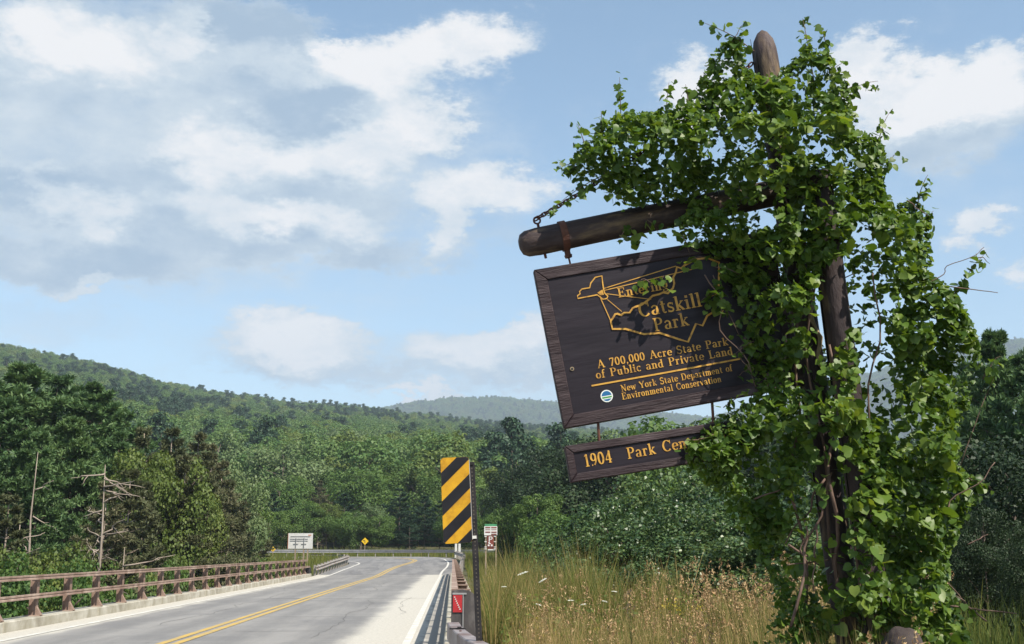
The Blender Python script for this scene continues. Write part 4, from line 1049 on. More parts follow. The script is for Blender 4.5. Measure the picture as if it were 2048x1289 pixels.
def plant_px(key, px, top_py, Y, wscale=1.0, **kw):
    p = at(px, top_py, Y); return plant(key, p[0], Y, p[2], wscale, **kw)

for i in range(3):
    proto('pine%d' % i, 'pine_tree', pine_tree(11 + i, 20, 11 + i, 6.5, 17, 7, 58, .42, .3, .22, 14), 'pine', 'bark', 'tall white pine with plumed dark green crown across the bridge railing', 'white pines across the railing')
for i in range(2):
    proto('dry%d' % i, 'pine_tree', pine_tree(31 + i, 17, 7.5, 3.0, 20, 7, 40, .34, .35, .13, 16, .12), 'drypine', 'pale_bark', 'thin brownish pine with sparse needles among the roadside trees', 'thin brownish pines')
for i in range(2):
    proto('layer%d' % i, 'pine_tree', pine_tree(41 + i, 13, 9, 2.0, 11, 6, 30, .46, .12, .2, 4), 'conifer', 'bark', 'dark layered pine with level boughs behind the guard rail', 'dark layered pines')
for i in range(3):
    proto('broad%d' % i, 'broadleaf_tree', broad_tree(51 + i, 14, 10 + i, 2.0, 54, 15000, .32, .18), 'broad', 'bark', 'green broadleaf tree with rounded crown beyond the road bend', 'broadleaf trees beyond the bend')
proto('yellow0', 'broadleaf_tree', broad_tree(61, 15, 9, 2.0, 60, 24000, .22, .17), 'broad_yellow', 'bark', 'yellow-green broadleaf tree standing between the brownish pines', 'yellow-green trees')
proto('pale0', 'broadleaf_tree', broad_tree(62, 14, 10, 2.0, 40, 10000, .36, .20), 'broad_pale', 'bark', 'pale green broadleaf tree at the foot of the hillside', 'pale green trees')
proto('darkt0', 'broadleaf_tree', broad_tree(63, 15, 11, 1.5, 60, 26000, .22, .17), 'shade_toned_leaf', 'bark', 'dark green broadleaf tree in shade behind the vine-covered post', 'dark trees behind the post')
proto('bush0', 'leafy_bush', broad_tree(71, 5.2, 5.5, .2, 60, 22000, .13, .17, .4, .07), 'bush_leaf', 'bark', 'dense green leafy bush behind the tall grass', 'leafy bushes behind the grass')
proto('bush1', 'leafy_bush', broad_tree(72, 4.6, 5.0, .2, 46, 20000, .11, .20, .5, .07), 'broad_yellow', 'bark', 'light green leafy bush growing up the bank below the bridge railing', 'bushes below the railing')
proto('bush2', 'leafy_bush', broad_tree(73, 5.0, 5.0, .2, 46, 20000, .115, .20, .5, .07), 'broad', 'bark', 'dark green leafy bush growing up the bank below the bridge railing', 'bushes below the railing')

LBL = dict(label=None)
# across the railing: white pines at the bank of the valley
for k, px, py, Y, w in (('pine0', 45, 722, 62, 1.1), ('pine1', 118, 742, 66, 1.0), ('pine2', 196, 760, 64, 1.0), ('pine1', -45, 735, 60, 1.1), ('pine0', 226, 800, 72, .9), ('pine2', 10, 790, 54, 1.0), ('pine0', 150, 830, 55, .9), ('pine1', 86, 860, 52, .8), ('pine2', 240, 860, 60, .8)):
    plant_px(k, px, py, Y, w, label='tallest white pine of the stand across the bridge railing' if px == 45 else 'lower white pine in front of the tall pines across the railing' if py > 825 else None)
for k, px, py, Y, w in (('dry0', 290, 850, 62, .9), ('dry1', 345, 852, 66, .9), ('dry0', 398, 862, 70, 1.0), ('dry1', 425, 885, 66, 1.0), ('dry0', 215, 960, 46, 1.0), ('dry1', 262, 935, 50, 1.0), ('dry0', 445, 920, 76, 1.1), ('dry1', 500, 985, 88, 1.2), ('dry0', 520, 1010, 96, 1.2), ('dry1', 20, 985, 44, 1.2), ('dry1', 372, 905, 58, 1.0)):
    plant_px(k, px, py, Y, w)
plant_px('yellow0', 325, 898, 58, .66); plant_px('yellow0', 372, 960, 62, .55)
for k, px, py, Y, w in (('dry0', 415, 900, 63, .8), ('dry1', 460, 960, 72, .9), ('dry0', 480, 1000, 76, .9), ('dry1', 290, 960, 52, .8)): plant_px(k, px, py, Y, w)
plant_px('pale0', 470, 920, 84, .7, label='pale green broadleaf tree beside the brownish pines near the railing end'); plant_px('broad0', 492, 960, 92, .8, label='rounded green tree beside the brownish pines near the railing end')
# dead pine with pale broken branches
def dead_tree(px, py, Y, label, seed, lean=0.0, nb=16, spread=1.0):
    p = at(px, py, Y); g = float(ground_z(p[0], Y)); H = p[2] - g; b = MB(); rnd = random.Random(seed)
    root = empty('dead_tree', (p[0], Y, g)); tag(root, label, 'dead tree')
    obj('trunk', wob(b, H, lean, seed), 'pale_bark', root)
    for i in range(nb):
        z = H * rnd.uniform(.45, .97); a = rnd.choice((rnd.uniform(-.6, .6), math.pi + rnd.uniform(-.6, .6), rnd.uniform(0, 6.28))); L = rnd.uniform(.7, 2.6) * spread
        m_ = MB(); q = wobble_tube(m_, (lean * z, 0, z), (lean * z + math.cos(a) * L, math.sin(a) * L, z + rnd.uniform(-.7, .9)), .035, .008, 7, 5, .42, seed * 7.3 + i * 3.1)
        e = q[3]; wobble_tube(m_, e, e + Vector((math.cos(a + .7) * L * .4, math.sin(a) * L * .3, rnd.uniform(-.6, .3))), .02, .006, 4, 4, .2, seed + i + 50)
        obj('branch', m_.mesh('branch', True), 'pale_bark', root)
def wob(b, H, lean, seed):
    wobble_tube(b, (0, 0, -1), (lean * H, 0, H), .13, .012, 10, 8, .02, seed); return b.mesh('trunk', True)
dead_tree(218, 930, 43, 'bare dead pine with pale broken branches in front of the brownish pines', 5, -.012, 22, .6)
dead_tree(76, 905, 50, 'pale bare forked trunk standing among the white pines', 8, .0, 6, .6)
dead_tree(240, 1095, 42, 'low dead tree with curved pale branches behind the bridge railing', 12, .02, 9, .8)
dead_tree(40, 1050, 44, 'short broken pale trunk below the white pines', 14, .0, 5, .5)
# bushes on the bank below the railing
rnd = random.Random(5)
for i, px in enumerate(range(-30, 640, 30)):
    if px > 520: break
    Y = max(36, 13.2 * 2324 / (905 - px)) * rnd.uniform(1.0, 1.14)
    plant_px(('bush1', 'bush2', 'bush2')[i % 3] if px > 90 else ('bush2', 'bush1')[i % 2], px + rnd.uniform(-10, 10), rnd.uniform(1080, 1150) if px < 430 else rnd.uniform(1100, 1135), Y, width=rnd.uniform(3.6, 5.2))
# behind the bend
rnd = random.Random(9)
back = [('broad0', 560, 955, 150), ('layer0', 545, 985, 140), ('broad1', 600, 950, 160), ('dry0', 640, 960, 150), ('broad2', 672, 940, 165), ('layer1', 690, 985, 142), ('broad0', 725, 935, 158), ('pale0', 745, 1005, 139), ('broad1', 780, 925, 170),
        ('layer0', 800, 975, 142), ('broad2', 835, 935, 165), ('layer1', 850, 990, 140), ('broad0', 880, 945, 168), ('yellow0', 655, 1005, 140), ('broad1', 620, 1000, 138), ('layer0', 880, 1000, 138), ('broad2', 930, 950, 155), ('broad0', 960, 985, 135), ('pale0', 1010, 960, 150),
        ('broad1', 700, 1020, 136), ('broad2', 570, 1020, 136), ('broad0', 760, 1030, 136), ('layer1', 820, 1020, 136), ('broad1', 915, 1010, 134), ('dry1', 525, 1000, 130), ('broad2', 500, 1000, 125), ('layer0', 590, 1010, 142), ('broad0', 985, 1035, 126), ('broad1', 940, 1040, 130)]
def landmark(px):
    return 'behind the small yellow diamond sign' if px < 562 else 'behind the large white panel sign' if px < 645 else 'between the white panel sign and the curve sign' if px < 705 else 'behind the yellow diamond curve sign' if px < 765 else 'between the curve sign and the striped marker' if px < 860 else 'behind the striped hazard marker' if px < 950 else 'between the striped marker and the parking sign'
for k, px, py, Y in back:
    kindw = {'b': 'green broadleaf tree', 'l': 'dark layered pine', 'd': 'thin brownish pine', 'p': 'pale green broadleaf tree', 'y': 'yellow-green broadleaf tree'}[k[0]]
    plant_px(k, px, py, Y, rnd.uniform(.9, 1.2), label=('tall ' if py < 962 else 'low ' if py > 998 else '') + kindw + ' ' + landmark(px))
# trees on the right beyond the grass
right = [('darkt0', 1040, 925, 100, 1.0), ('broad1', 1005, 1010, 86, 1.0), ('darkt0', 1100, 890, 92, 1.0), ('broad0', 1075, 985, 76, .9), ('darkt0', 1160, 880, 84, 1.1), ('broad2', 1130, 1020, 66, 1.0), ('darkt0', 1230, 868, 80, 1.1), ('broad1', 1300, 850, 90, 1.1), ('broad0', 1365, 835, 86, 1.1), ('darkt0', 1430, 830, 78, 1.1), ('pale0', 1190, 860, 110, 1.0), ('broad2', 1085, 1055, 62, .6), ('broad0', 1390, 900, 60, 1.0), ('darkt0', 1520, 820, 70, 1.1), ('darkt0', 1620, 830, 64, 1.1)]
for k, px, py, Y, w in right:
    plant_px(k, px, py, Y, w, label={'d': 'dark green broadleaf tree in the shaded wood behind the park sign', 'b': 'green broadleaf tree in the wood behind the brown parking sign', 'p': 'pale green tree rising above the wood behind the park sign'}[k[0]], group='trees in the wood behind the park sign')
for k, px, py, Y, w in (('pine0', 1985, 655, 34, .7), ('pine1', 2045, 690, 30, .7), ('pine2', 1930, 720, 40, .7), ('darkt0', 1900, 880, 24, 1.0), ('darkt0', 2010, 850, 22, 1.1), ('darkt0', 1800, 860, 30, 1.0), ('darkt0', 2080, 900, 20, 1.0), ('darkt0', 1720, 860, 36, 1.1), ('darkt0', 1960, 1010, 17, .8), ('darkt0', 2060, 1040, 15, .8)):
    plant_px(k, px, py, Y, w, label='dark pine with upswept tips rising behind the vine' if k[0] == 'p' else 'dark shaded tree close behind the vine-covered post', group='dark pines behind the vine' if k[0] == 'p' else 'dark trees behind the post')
plant('darkt0', 10.2, 3.0, 10.6, .9, label='unseen tree added beside the road to shade the lower vine', group='dark trees behind the post')  # added out of view so that its shadow darkens the lower vine
# bushes between grass and wood
for k, px, py, Y, w in (('bush0', 1230, 990, 24, 1.2), ('bush0', 1330, 945, 25, 1.3), ('bush0', 1440, 930, 24, 1.2), ('bush0', 1165, 1075, 23, .8), ('bush0', 1530, 960, 22, 1.2), ('bush0', 1290, 1060, 21, 1.0), ('bush0', 1420, 1060, 20, 1.1), ('bush1', 1205, 1030, 29, 1.0), ('bush0', 1640, 1000, 20, 1.2), ('bush0', 1370, 1000, 22, 1.2), ('bush0', 1240, 1040, 22, 1.0), ('bush0', 1480, 1010, 21, 1.2), ('bush0', 1580, 1040, 19, 1.1)):
    plant_px(k, px, py, Y, width=w * 2.5, label='light green leafy bush behind the tall grass' if k == 'bush1' else None, group='leafy bushes behind the grass')

# ------------------------------------------------------------------ forest on the hillside
hill_meshes = []
def joined(tm, cm, name):
    tv = np.array([v.co[:] for v in tm.vertices]); cv = np.array([v.co[:] for v in cm.vertices])
    tq = [p.vertices[:] for p in tm.polygons if len(p.vertices) == 4]; cq = np.array([p.vertices[:] for p in cm.polygons]) + len(tv)
    me = np_mesh(name, np.concatenate([tv, cv]), np.concatenate([np.array(tq), cq]))
    me.polygons.foreach_set('material_index', [0] * len(tq) + [1] * len(cq)); me.materials.append(M['bark']); return me
HILLK = []
for i, (lm_, s, nm) in enumerate((('hill', 81, 0), ('hill_yellow', 82, 0), ('hill_pale', 83, 0), ('hill', 84, 0), ('conifer', 85, 1))):
    if nm == 0: t, c = broad_tree(s, 15, 11.5, 1.5, 26, 5200, .5, .23, .6, .2)
    else: t, c = broad_tree(s, 17, 7.5, 1.0, 30, 4200, .45, .20, .2, .2, .75)
    me = joined(t, c, 'hill_tree'); me.materials.append(M[lm_]); HILLK.append((me, ('green broadleaf tree in the forest on the hillside', 'yellow-green broadleaf tree in the forest on the hillside', 'pale green broadleaf tree in the forest on the hillside', 'green broadleaf tree in the forest on the hillside', 'dark pointed conifer in the forest on the hillside')[i], ('broadleaf_tree', 'conifer_tree')[nm]))
def hillside():
    rng = np.random.default_rng(21); n = 36000
    az = rng.uniform(-.52, .50, n); r = np.sqrt(rng.uniform(165 ** 2, 1230 ** 2, n))
    R = 900 + 250 * sstep(az, -.3, .2)
    ok = r < R + 25; az, r = az[ok], r[ok]
    # thin out to about one tree for 45 square metres
    cell = {}; keep = []
    for i in range(len(r)):
        x, y = r[i] * math.sin(az[i]), r[i] * math.cos(az[i]); s = 6.2
        k = (int(x // s), int(y // s))
        if k in cell: continue
        cell[k] = 1; keep.append((x, y, r[i]))
    K = np.array(keep); K = K[np.argsort(K[:, 2])]
    z = ground_z(K[:, 0], K[:, 1]); patch = np.array([mnoise.noise(Vector((x * .012, y * .012, 3))) for x, y, _ in K])
    kind = rng.choice(5, len(K), p=[.34, .16, .14, .26, .10]); kind = np.where((patch > .12) & (rng.random(len(K)) < .4), 4, kind)
    sc = rng.uniform(.62, 1.15, len(K)) * np.where(kind == 4, 1.05, 1.0); rot = rng.uniform(0, 6.28, len(K))
    # individual trees: those that show largest and stand clear of the nearer wood
    ang = (z + 10 * sc - 1.6) / K[:, 2]; azk = np.arctan2(K[:, 0], K[:, 1])
    seen = (ang > .062 + .0 * azk) & (azk > -.29) & (azk < .10) & ~((azk < -.20) & (ang < .125)) & ((azk < .01) | (ang > .09))
    pick = np.where(seen)[0]
    order = pick[np.argsort(-(sc / K[:, 2])[pick])][:290]; single = np.zeros(len(K), bool); single[order] = True
    for i in order:
        me, lb, nm = HILLK[kind[i]]
        o = obj(nm, me, None, None, (K[i, 0], K[i, 1], z[i] - .3)); o.scale = (sc[i],) * 3; o.rotation_euler.z = rot[i]
        tag(o, lb, 'tree', 'trees on the hillside')
    # far ridge
    m2 = 13000; a2 = rng.uniform(-.12, .52, m2); r2 = rng.uniform(2150, 3060, m2); x2, y2 = r2 * np.sin(a2), r2 * np.cos(a2); z2 = ground_z(x2, y2)
    rest = ~single
    P = np.concatenate([np.stack([K[rest, 0], K[rest, 1], z[rest] - .3], 1), np.stack([x2, y2, z2 - 1], 1)])
    kd = np.concatenate([kind[rest], rng.choice(5, m2)]); scl = np.concatenate([sc[rest], rng.uniform(1.2, 1.9, m2)]); rt = np.concatenate([rot[rest], rng.uniform(0, 6.28, m2)])
    me = bpy.data.meshes.new('hillside_forest'); me.vertices.add(len(P)); me.vertices.foreach_set('co', P.astype(np.float32).ravel())
    for nme, ty, dat in (('kind', 'INT', kd.astype(np.int32)), ('scl', 'FLOAT', scl.astype(np.float32)), ('rotz', 'FLOAT', rt.astype(np.float32))):
        a = me.attributes.new(nme, ty, 'POINT'); a.data.foreach_set('value', dat)
    me.update(); o = obj('hillside_forest', me); tag(o, 'unbroken green forest covering the hills behind the road', 'forest', kind='stuff')
    ng = bpy.data.node_groups.new('forest', 'GeometryNodeTree'); ng.interface.new_socket('Geometry', in_out='INPUT', socket_type='NodeSocketGeometry'); ng.interface.new_socket('Geometry', in_out='OUTPUT', socket_type='NodeSocketGeometry')
    N, L = ng.nodes.new, ng.links.new; gi, go = N('NodeGroupInput'), N('NodeGroupOutput'); iop = N('GeometryNodeInstanceOnPoints'); jn = N('GeometryNodeJoinGeometry')
    for k in range(4, -1, -1):
        src = next(o2 for o2 in scene.objects if o2.data is HILLK[k][0]); oi = N('GeometryNodeObjectInfo'); oi.inputs['Object'].default_value = src; oi.inputs['As Instance'].default_value = True; oi.transform_space = 'ORIGINAL'
        L(oi.outputs['Geometry'], jn.inputs[0])
    def attr(nm, ty):
        a = N('GeometryNodeInputNamedAttribute'); a.data_type = ty; a.inputs['Name'].default_value = nm; return a.outputs['Attribute']
    cx = N('ShaderNodeCombineXYZ'); L(attr('rotz', 'FLOAT'), cx.inputs[2])
    L(gi.outputs[0], iop.inputs['Points']); L(jn.outputs[0], iop.inputs['Instance']); iop.inputs['Pick Instance'].default_value = True
    L(attr('kind', 'INT'), iop.inputs['Instance Index']); L(cx.outputs[0], iop.inputs['Rotation']); L(attr('scl', 'FLOAT'), iop.inputs['Scale']); L(iop.outputs[0], go.inputs[0])
    md = o.modifiers.new('forest', 'NODES'); md.node_group = ng
hillside()

# ------------------------------------------------------------------ the vine
VINE = [(1128, 338), (1165, 290), (1200, 250), (1240, 225), (1290, 222), (1340, 215), (1385, 190), (1405, 150), (1430, 105), (1455, 80), (1485, 85), (1500, 140), (1540, 150), (1580, 125), (1610, 95), (1650, 105), (1672, 150), (1695, 170), (1700, 210), (1725, 255), (1758, 285), (1772, 330), (1762, 372), (1790, 410), (1835, 395), (1862, 430), (1855, 500), (1872, 550), (1905, 590), (1935, 640), (1955, 690), (1965, 740), (1945, 785), (1920, 830), (1908, 880), (1925, 930), (1962, 965), (1955, 1000), (1920, 1050), (1890, 1120), (1900, 1180), (1920, 1240), (1945, 1300), (1950, 1420), (1500, 1420), (1525, 1289), (1560, 1210), (1548, 1150), (1510, 1100), (1470, 1020), (1420, 965), (1375, 925), (1372, 890), (1420, 852), (1445, 822), (1500, 800), (1520, 770), (1495, 720), (1480, 660), (1470, 600), (1450, 555), (1430, 520), (1400, 500), (1368, 480), (1350, 445), (1372, 420), (1385, 398), (1330, 400), (1270, 412), (1235, 392), (1195, 368), (1158, 352)]
def leaf_shape(var):
    """lobed grape leaf: base at the origin, tip along +y, blade facing +z, folded along the midrib"""
    half = [(0, .06), (.18, -.12), (.42, -.06), (.56, .20), (.44, .34), (.50, .56), (.26, .66), (0, .98)] if var == 0 else [(0, .05), (.22, -.10), (.48, .02), (.56, .32), (.44, .52), (.22, .76), (0, .95)] if var == 1 else [(0, .04), (.22, -.06), (.40, .12), (.44, .40), (.30, .68), (0, .92)]
    mid = (0, .42, 0); v = [mid]
    R = [(x, y, .16 * x - .16 * (y - .4) ** 2) for x, y in half]; Lf = [(-x, y, .16 * x - .16 * (y - .4) ** 2) for x, y in half[1:-1]][::-1]
    ring = R + Lf; v += ring; n = len(ring)
    return np.array(v), [(0, 1 + i, 1 + (i + 1) % n) for i in range(n)]
LEAF = [leaf_shape(i) for i in range(3)]
def build_vine():
    rng = np.random.default_rng(33); rnd = random.Random(33); Yv = 7.78
    poly = np.array([[p.x, p.z] for p in (xz(*q, Yv) for q in VINE)])
    def inside(P):
        x, y = P[:, 0], P[:, 1]; c = np.zeros(len(P), bool); j = len(poly) - 1
        for i in range(len(poly)):
            xi, yi = poly[i]; xj, yj = poly[j]
            with np.errstate(divide='ignore', invalid='ignore'):
                c ^= ((yi > y) != (yj > y)) & (x < (xj - xi) * (y - yi) / (yj - yi) + xi)
            j = i
        return c
    def edge(P):
        d = np.full(len(P), 9.0)
        for i in range(len(poly)):
            a, b = poly[i - 1], poly[i]; ab = b - a; t = np.clip(((P - a) @ ab) / (ab @ ab), 0, 1); d = np.minimum(d, np.linalg.norm(P - (a + t[:, None] * ab), axis=1))
        return d
    lo, hi = poly.min(0), poly.max(0)
    cand = rng.uniform(lo, hi, (110000, 2)); cand = cand[inside(cand)]; ed = edge(cand)
    T = .07 + .42 * np.clip(ed / .45, 0, 1) ** .8
    face = rng.random(len(cand)); yy = np.where(face < .58, -T * (1 - .35 * rng.random(len(cand)) ** 2), T * rng.uniform(-.7, 1.0, len(cand)))
    lump = np.array([vnoise((p[0], 0, p[1]), 2.6) * .6 + vnoise((p[0], 0, p[1]), 6.0, 5) * .4 for p in cand])
    yy = yy * (1 + 1.1 * lump)
    pos = np.stack([cand[:, 0], Yv + .06 + yy, cand[:, 1]], 1)
    dens = np.array([vnoise(p, 3.4, 2.0) + .6 * vnoise(p, 8.0, 7.0) for p in pos])
    keep = dens > -.12 - .30 * (ed < .12)
    # clear places: the brace post shows, the post head and a dark hollow beside it, the board's lettering stays readable
    def near(px, py, rx, ry, only_front=True):
        c = xz(px, py, Yv); d = np.hypot((pos[:, 0] - c.x) / (rx * Yv / 2324), (pos[:, 2] - c.z) / (ry * Yv / 2324)); return d < 1
    for c in ((1690, 520, 26, 70), (1698, 620, 30, 85), (1708, 730, 30, 90), (1655, 610, 24, 80), (1622, 640, 22, 80), (1630, 1040, 40, 60), (1535, 110, 34, 70), (1610, 1120, 60, 60), (1640, 960, 50, 40)):
        keep &= ~(near(*c) & (rng.random(len(pos)) < .88))
    for c in ((1700, 560, 46, 95), (1712, 660, 46, 95), (1722, 760, 44, 90), (1640, 620, 30, 90)):
        keep &= ~(near(*c) & (pos[:, 1] < 7.72))
    keep &= ~(near(1622, 655, 34, 95) & (pos[:, 1] < 7.95))
    pos, ed = pos[keep], ed[keep]
    sel = rng.permutation(len(pos))[:23000]; pos, ed = pos[sel], ed[sel]
    size = rng.uniform(.024, .072, len(pos)) * np.where(ed < .1, .78, 1.0)
    size = np.where((rng.random(len(pos)) < .10) & (ed > .15), size * 1.5, size)
    # shoots that stick out of the outline, with smaller leaves towards the tip
    shoots = [((1242, 235), (1238, 160), 11), ((1335, 225), (1340, 163), 9), ((1368, 215), (1362, 190), 4), ((1480, 105), (1400, 66), 10), ((1462, 90), (1484, 58), 6), ((1628, 130), (1607, 32), 14), ((1650, 110), (1632, 62), 8), ((1690, 180), (1758, 163), 11), ((1665, 150), (1688, 125), 5), ((1752, 290), (1772, 232), 8), ((1770, 330), (1788, 322), 3),
              ((1830, 405), (1846, 356), 9), ((1855, 450), (1868, 420), 4), ((1895, 590), (1948, 522), 12), ((1948, 522), (1968, 534), 2), ((1945, 690), (1958, 655), 6), ((1960, 750), (1985, 720), 5), ((1940, 960), (1965, 985), 5), ((1165, 300), (1148, 262), 8), ((1150, 340), (1112, 342), 9), ((1200, 262), (1200, 235), 5), ((1210, 350), (1222, 385), 5), ((1265, 400), (1245, 412), 4),
              ((1180, 372), (1092, 436), 13), ((1265, 455), (1235, 480), 4), ((1300, 440), (1318, 470), 5), ((1275, 460), (1282, 488), 5), ((1360, 480), (1372, 515), 5), ((1400, 520), (1360, 540), 4), ((1300, 575), (1272, 572), 3), ((1330, 560), (1312, 578), 4), ((1440, 590), (1395, 612), 9), ((1420, 560), (1445, 640), 8), ((1500, 690), (1455, 720), 6), ((1500, 740), (1470, 760), 3), ((1480, 560), (1420, 545), 8),
              ((1420, 870), (1375, 905), 8), ((1440, 880), (1400, 925), 9), ((1400, 880), (1345, 900), 4), ((1440, 820), (1500, 790), 7), ((1430, 600), (1470, 680), 8), ((1925, 900), (1985, 740), 6), ((1890, 1180), (1930, 1240), 6)]
    tw = MB(); P2, S2, N2 = [], [], []
    for (a, b, n) in shoots:
        inboard = 1040 < a[0] < 1510 and 500 < a[1] < 960
        dy = -.10 if inboard else rnd.uniform(-.15, .12)
        A, B = xz(*a, Yv), xz(*b, Yv); A.y += dy; B.y += dy - .03
        pts = [A.lerp(B, t) + Vector((0, 0, .02 * math.sin(t * 3.1) + rnd.uniform(-.01, .01))) for t in np.linspace(-.25 if not inboard else 0, 1, 6)]
        tw.tube(pts, [.0045, .004, .0038, .003, .0025, .0015], 4)
        n = int(n * 1.8)
        for i in range(n):
            t = (i + rnd.random()) / n; q = A.lerp(B, t) + Vector((rnd.gauss(0, .025), rnd.gauss(0, .03), rnd.gauss(0, .025))); P2.append(q[:]); S2.append(rnd.uniform(.05, .085) * (1.1 - .5 * t))
    pos = np.concatenate([pos, P2]); size = np.concatenate([size, S2])
    n = rng.normal(size=(len(pos), 3)) * .75 + np.array([.15, -.60, .70]); n = unit(n)
    tip = rng.normal(size=(len(pos), 3)) * .55 + np.array([0, -.2, -1.0]); tip = unit(tip - n * np.sum(tip * n, 1, keepdims=True)); bx = np.cross(tip, n)
    # bare stems: long climbing canes and short dead twigs
    canes = [((1660, 1300), (1640, 700), .016), ((1600, 1300), (1585, 640), .013), ((1690, 1290), (1560, 400), .012), ((1560, 1250), (1640, 950), .011), ((1640, 960), (1560, 1090), .009), ((1560, 1090), (1620, 1130), .009), ((1700, 1200), (1725, 560), .010), ((1500, 1000), (1580, 970), .007), ((1580, 970), (1590, 930), .006), ((1680, 1060), (1820, 1080), .008), ((1820, 1080), (1960, 930), .006),
             ((1715, 960), (1690, 1020), .010), ((1645, 580), (1690, 560), .006), ((1835, 580), (1950, 505), .004), ((1870, 590), (1962, 602), .0045), ((1905, 1090), (1945, 1070), .005), ((1880, 1210), (2010, 1225), .006), ((1950, 1240), (1890, 1190), .006), ((1640, 1120), (1560, 1130), .007), ((1610, 1050), (1605, 1180), .008), ((1590, 1040), (1595, 1160), .007), ((1790, 420), (1830, 450), .005), ((1400, 560), (1500, 780), .005), ((1470, 720), (1500, 760), .004)]
    for k, (a, b, r) in enumerate(canes):
        A, B = xz(*a, Yv), xz(*b, Yv); dy = rnd.uniform(-.26, -.10); A.y += dy; B.y += dy
        wobble_tube(tw, A, B, r, r * .55, 14, 5, .16, 100 + k)
    root = empty('grapevine', (2.85, Yv, .1)); tag(root, 'sprawling green vine with lobed leaves smothering the timber post', 'vine')
    off = np.array(root.location[:])
    so = obj('stem', tw.mesh('stem', True), 'twig', root); so.location = -Vector(off); tag(so, kind='stuff')
    # the 300 leaves that show largest are parts of their own, the others one mass of real leaves
    front = np.where(np.minimum(ed.min() if False else 1, 1) * np.ones(len(pos)) > 0)[0]
    score = size * 2 - (pos[:, 1] - Yv) * .25 - (pos[:, 2] < .9) * 9 + n[:, 1] * -.03
    big = np.argsort(-score)[:300]; isbig = np.zeros(len(pos), bool); isbig[big] = True
    lms = []
    for v, f in LEAF:
        me = np_mesh('leaf', v, None, np.array(f)); me.materials.append(M['vine']); lms.append(me)
    var = rng.integers(0, 3, len(pos))
    for i in big:
        m4 = Matrix(((bx[i, 0], tip[i, 0], n[i, 0], pos[i, 0] - off[0]), (bx[i, 1], tip[i, 1], n[i, 1], pos[i, 1] - off[1]), (bx[i, 2], tip[i, 2], n[i, 2], pos[i, 2] - off[2]), (0, 0, 0, 1)))
        o = obj('leaf', lms[var[i]], None, root); o.matrix_local = m4 @ Matrix.Scale(size[i] * 1.12, 4)
    V, F, base = [], [], 0
    for k in range(3):
        ix = np.where(~isbig & (var == k))[0]; v, f = LEAF[k]; f = np.array(f)
        curl = rng.uniform(-.5, 3.2, len(ix))
        w = pos[ix][:, None, :] + (v[None, :, 0, None] * bx[ix][:, None, :] + v[None, :, 1, None] * tip[ix][:, None, :] + (v[None, :, 2] * curl[:, None])[..., None] * n[ix][:, None, :]) * size[ix][:, None, None]
        V.append(w.reshape(-1, 3) - off); F.append((f[None] + (np.arange(len(ix)) * len(v))[:, None, None]).reshape(-1, 3) + base); base += len(ix) * len(v)
    lo_ = obj('leaves', np_mesh('leaves', np.concatenate(V), None, np.concatenate(F)), 'vine', root); tag(lo_, kind='stuff')
build_vine()

# ------------------------------------------------------------------ tall grass, weeds and flowers
def blades(P, h, w, lean, rng, name):
    N = len(P); a = rng.uniform(0, 6.28, N); d = np.stack([np.cos(a), np.sin(a), np.zeros(N)], 1); s = np.stack([-d[:, 1], d[:, 0], np.zeros(N)], 1)
    a2 = rng.uniform(0, 6.28, N); s = np.stack([np.cos(a2), np.sin(a2) * .4, np.zeros(N)], 1); up = np.array([0, 0, 1.0]); h, w, lean = h[:, None], w[:, None], lean[:, None]
    m_ = P + up * h * .55 + d * lean * h * .25; t = P + up * h + d * lean * h
    V = np.stack([P - s * w, P + s * w, m_ - s * w * .7, m_ + s * w * .7, t], 1).reshape(-1, 3); b = (np.arange(N) * 5)[:, None]
    return V, np.concatenate([b + np.array([[0, 1, 3, 2]])]), np.concatenate([b + np.array([[2, 3, 4]])])
def scatter(n, x0, x1, y0, y1, rng): return np.stack([rng.uniform(x0, x1, n), rng.uniform(y0, y1, n)], 1)
def grass(name, pts, hmin, hmax, m_, label, rng, wid=.006, lean=.28):
    z = ground_z(pts[:, 0], pts[:, 1]); P = np.column_stack([pts, z - .02]); n = len(P); nz = np.array([.62 + .75 * (.5 + mnoise.noise(Vector((x * 1.3, y * 1.1, hmin * 9)))) for x, y in pts]); V, q, t = blades(P, rng.uniform(hmin, hmax, n) * nz, rng.uniform(.5, 1.2, n) * wid, rng.uniform(.05, lean, n), rng, name)
    tag(obj(name, np_mesh(name, V, q, t), m_), label, 'grass', kind='stuff')
rg = np.random.default_rng(77)
p1 = scatter(46000, .7, 6.5, 8.6, 21, rg); keep = (p1[:, 0] > .55 + np.clip((13.2 - p1[:, 1]) * .17, 0, 2)) & (p1[:, 0] < .1 + p1[:, 1] * .42)
p1 = p1[keep]; grass('tall_grass', p1, .40, .85, 'grass', 'tall dry tan grass growing on the bank under the park sign', rg)
pf = scatter(2600, 1.5, 2.8, 6.3, 7.2, rg); grass('foreground_grass', pf, .45, .95, 'grass', 'dry grass in front of the vine at the foot of the sign post', rg, .004)
p2 = scatter(16000, .55, 3.4, 16.5, 26, rg); grass('green_weeds', p2[:6000], .7, 1.4, 'green_grass', 'yellow-green weeds crowding the bank beside the bridge railing', rg, .010, .35)
grass('dry_weeds', p2[6000:], .75, 1.5, 'grass', 'tan dry weed stems crowding the bank beside the bridge railing', rg, .008, .35)
p3 = scatter(9000, 1.2, 6.5, 9, 16, rg); p3 = p3[p3[:, 0] > .9 + np.clip((13.2 - p3[:, 1]) * .17, 0, 2)]; grass('green_grass', p3, .4, .85, 'green_grass', 'green grass mixed into the dry grass on the bank', rg, .008, .35)
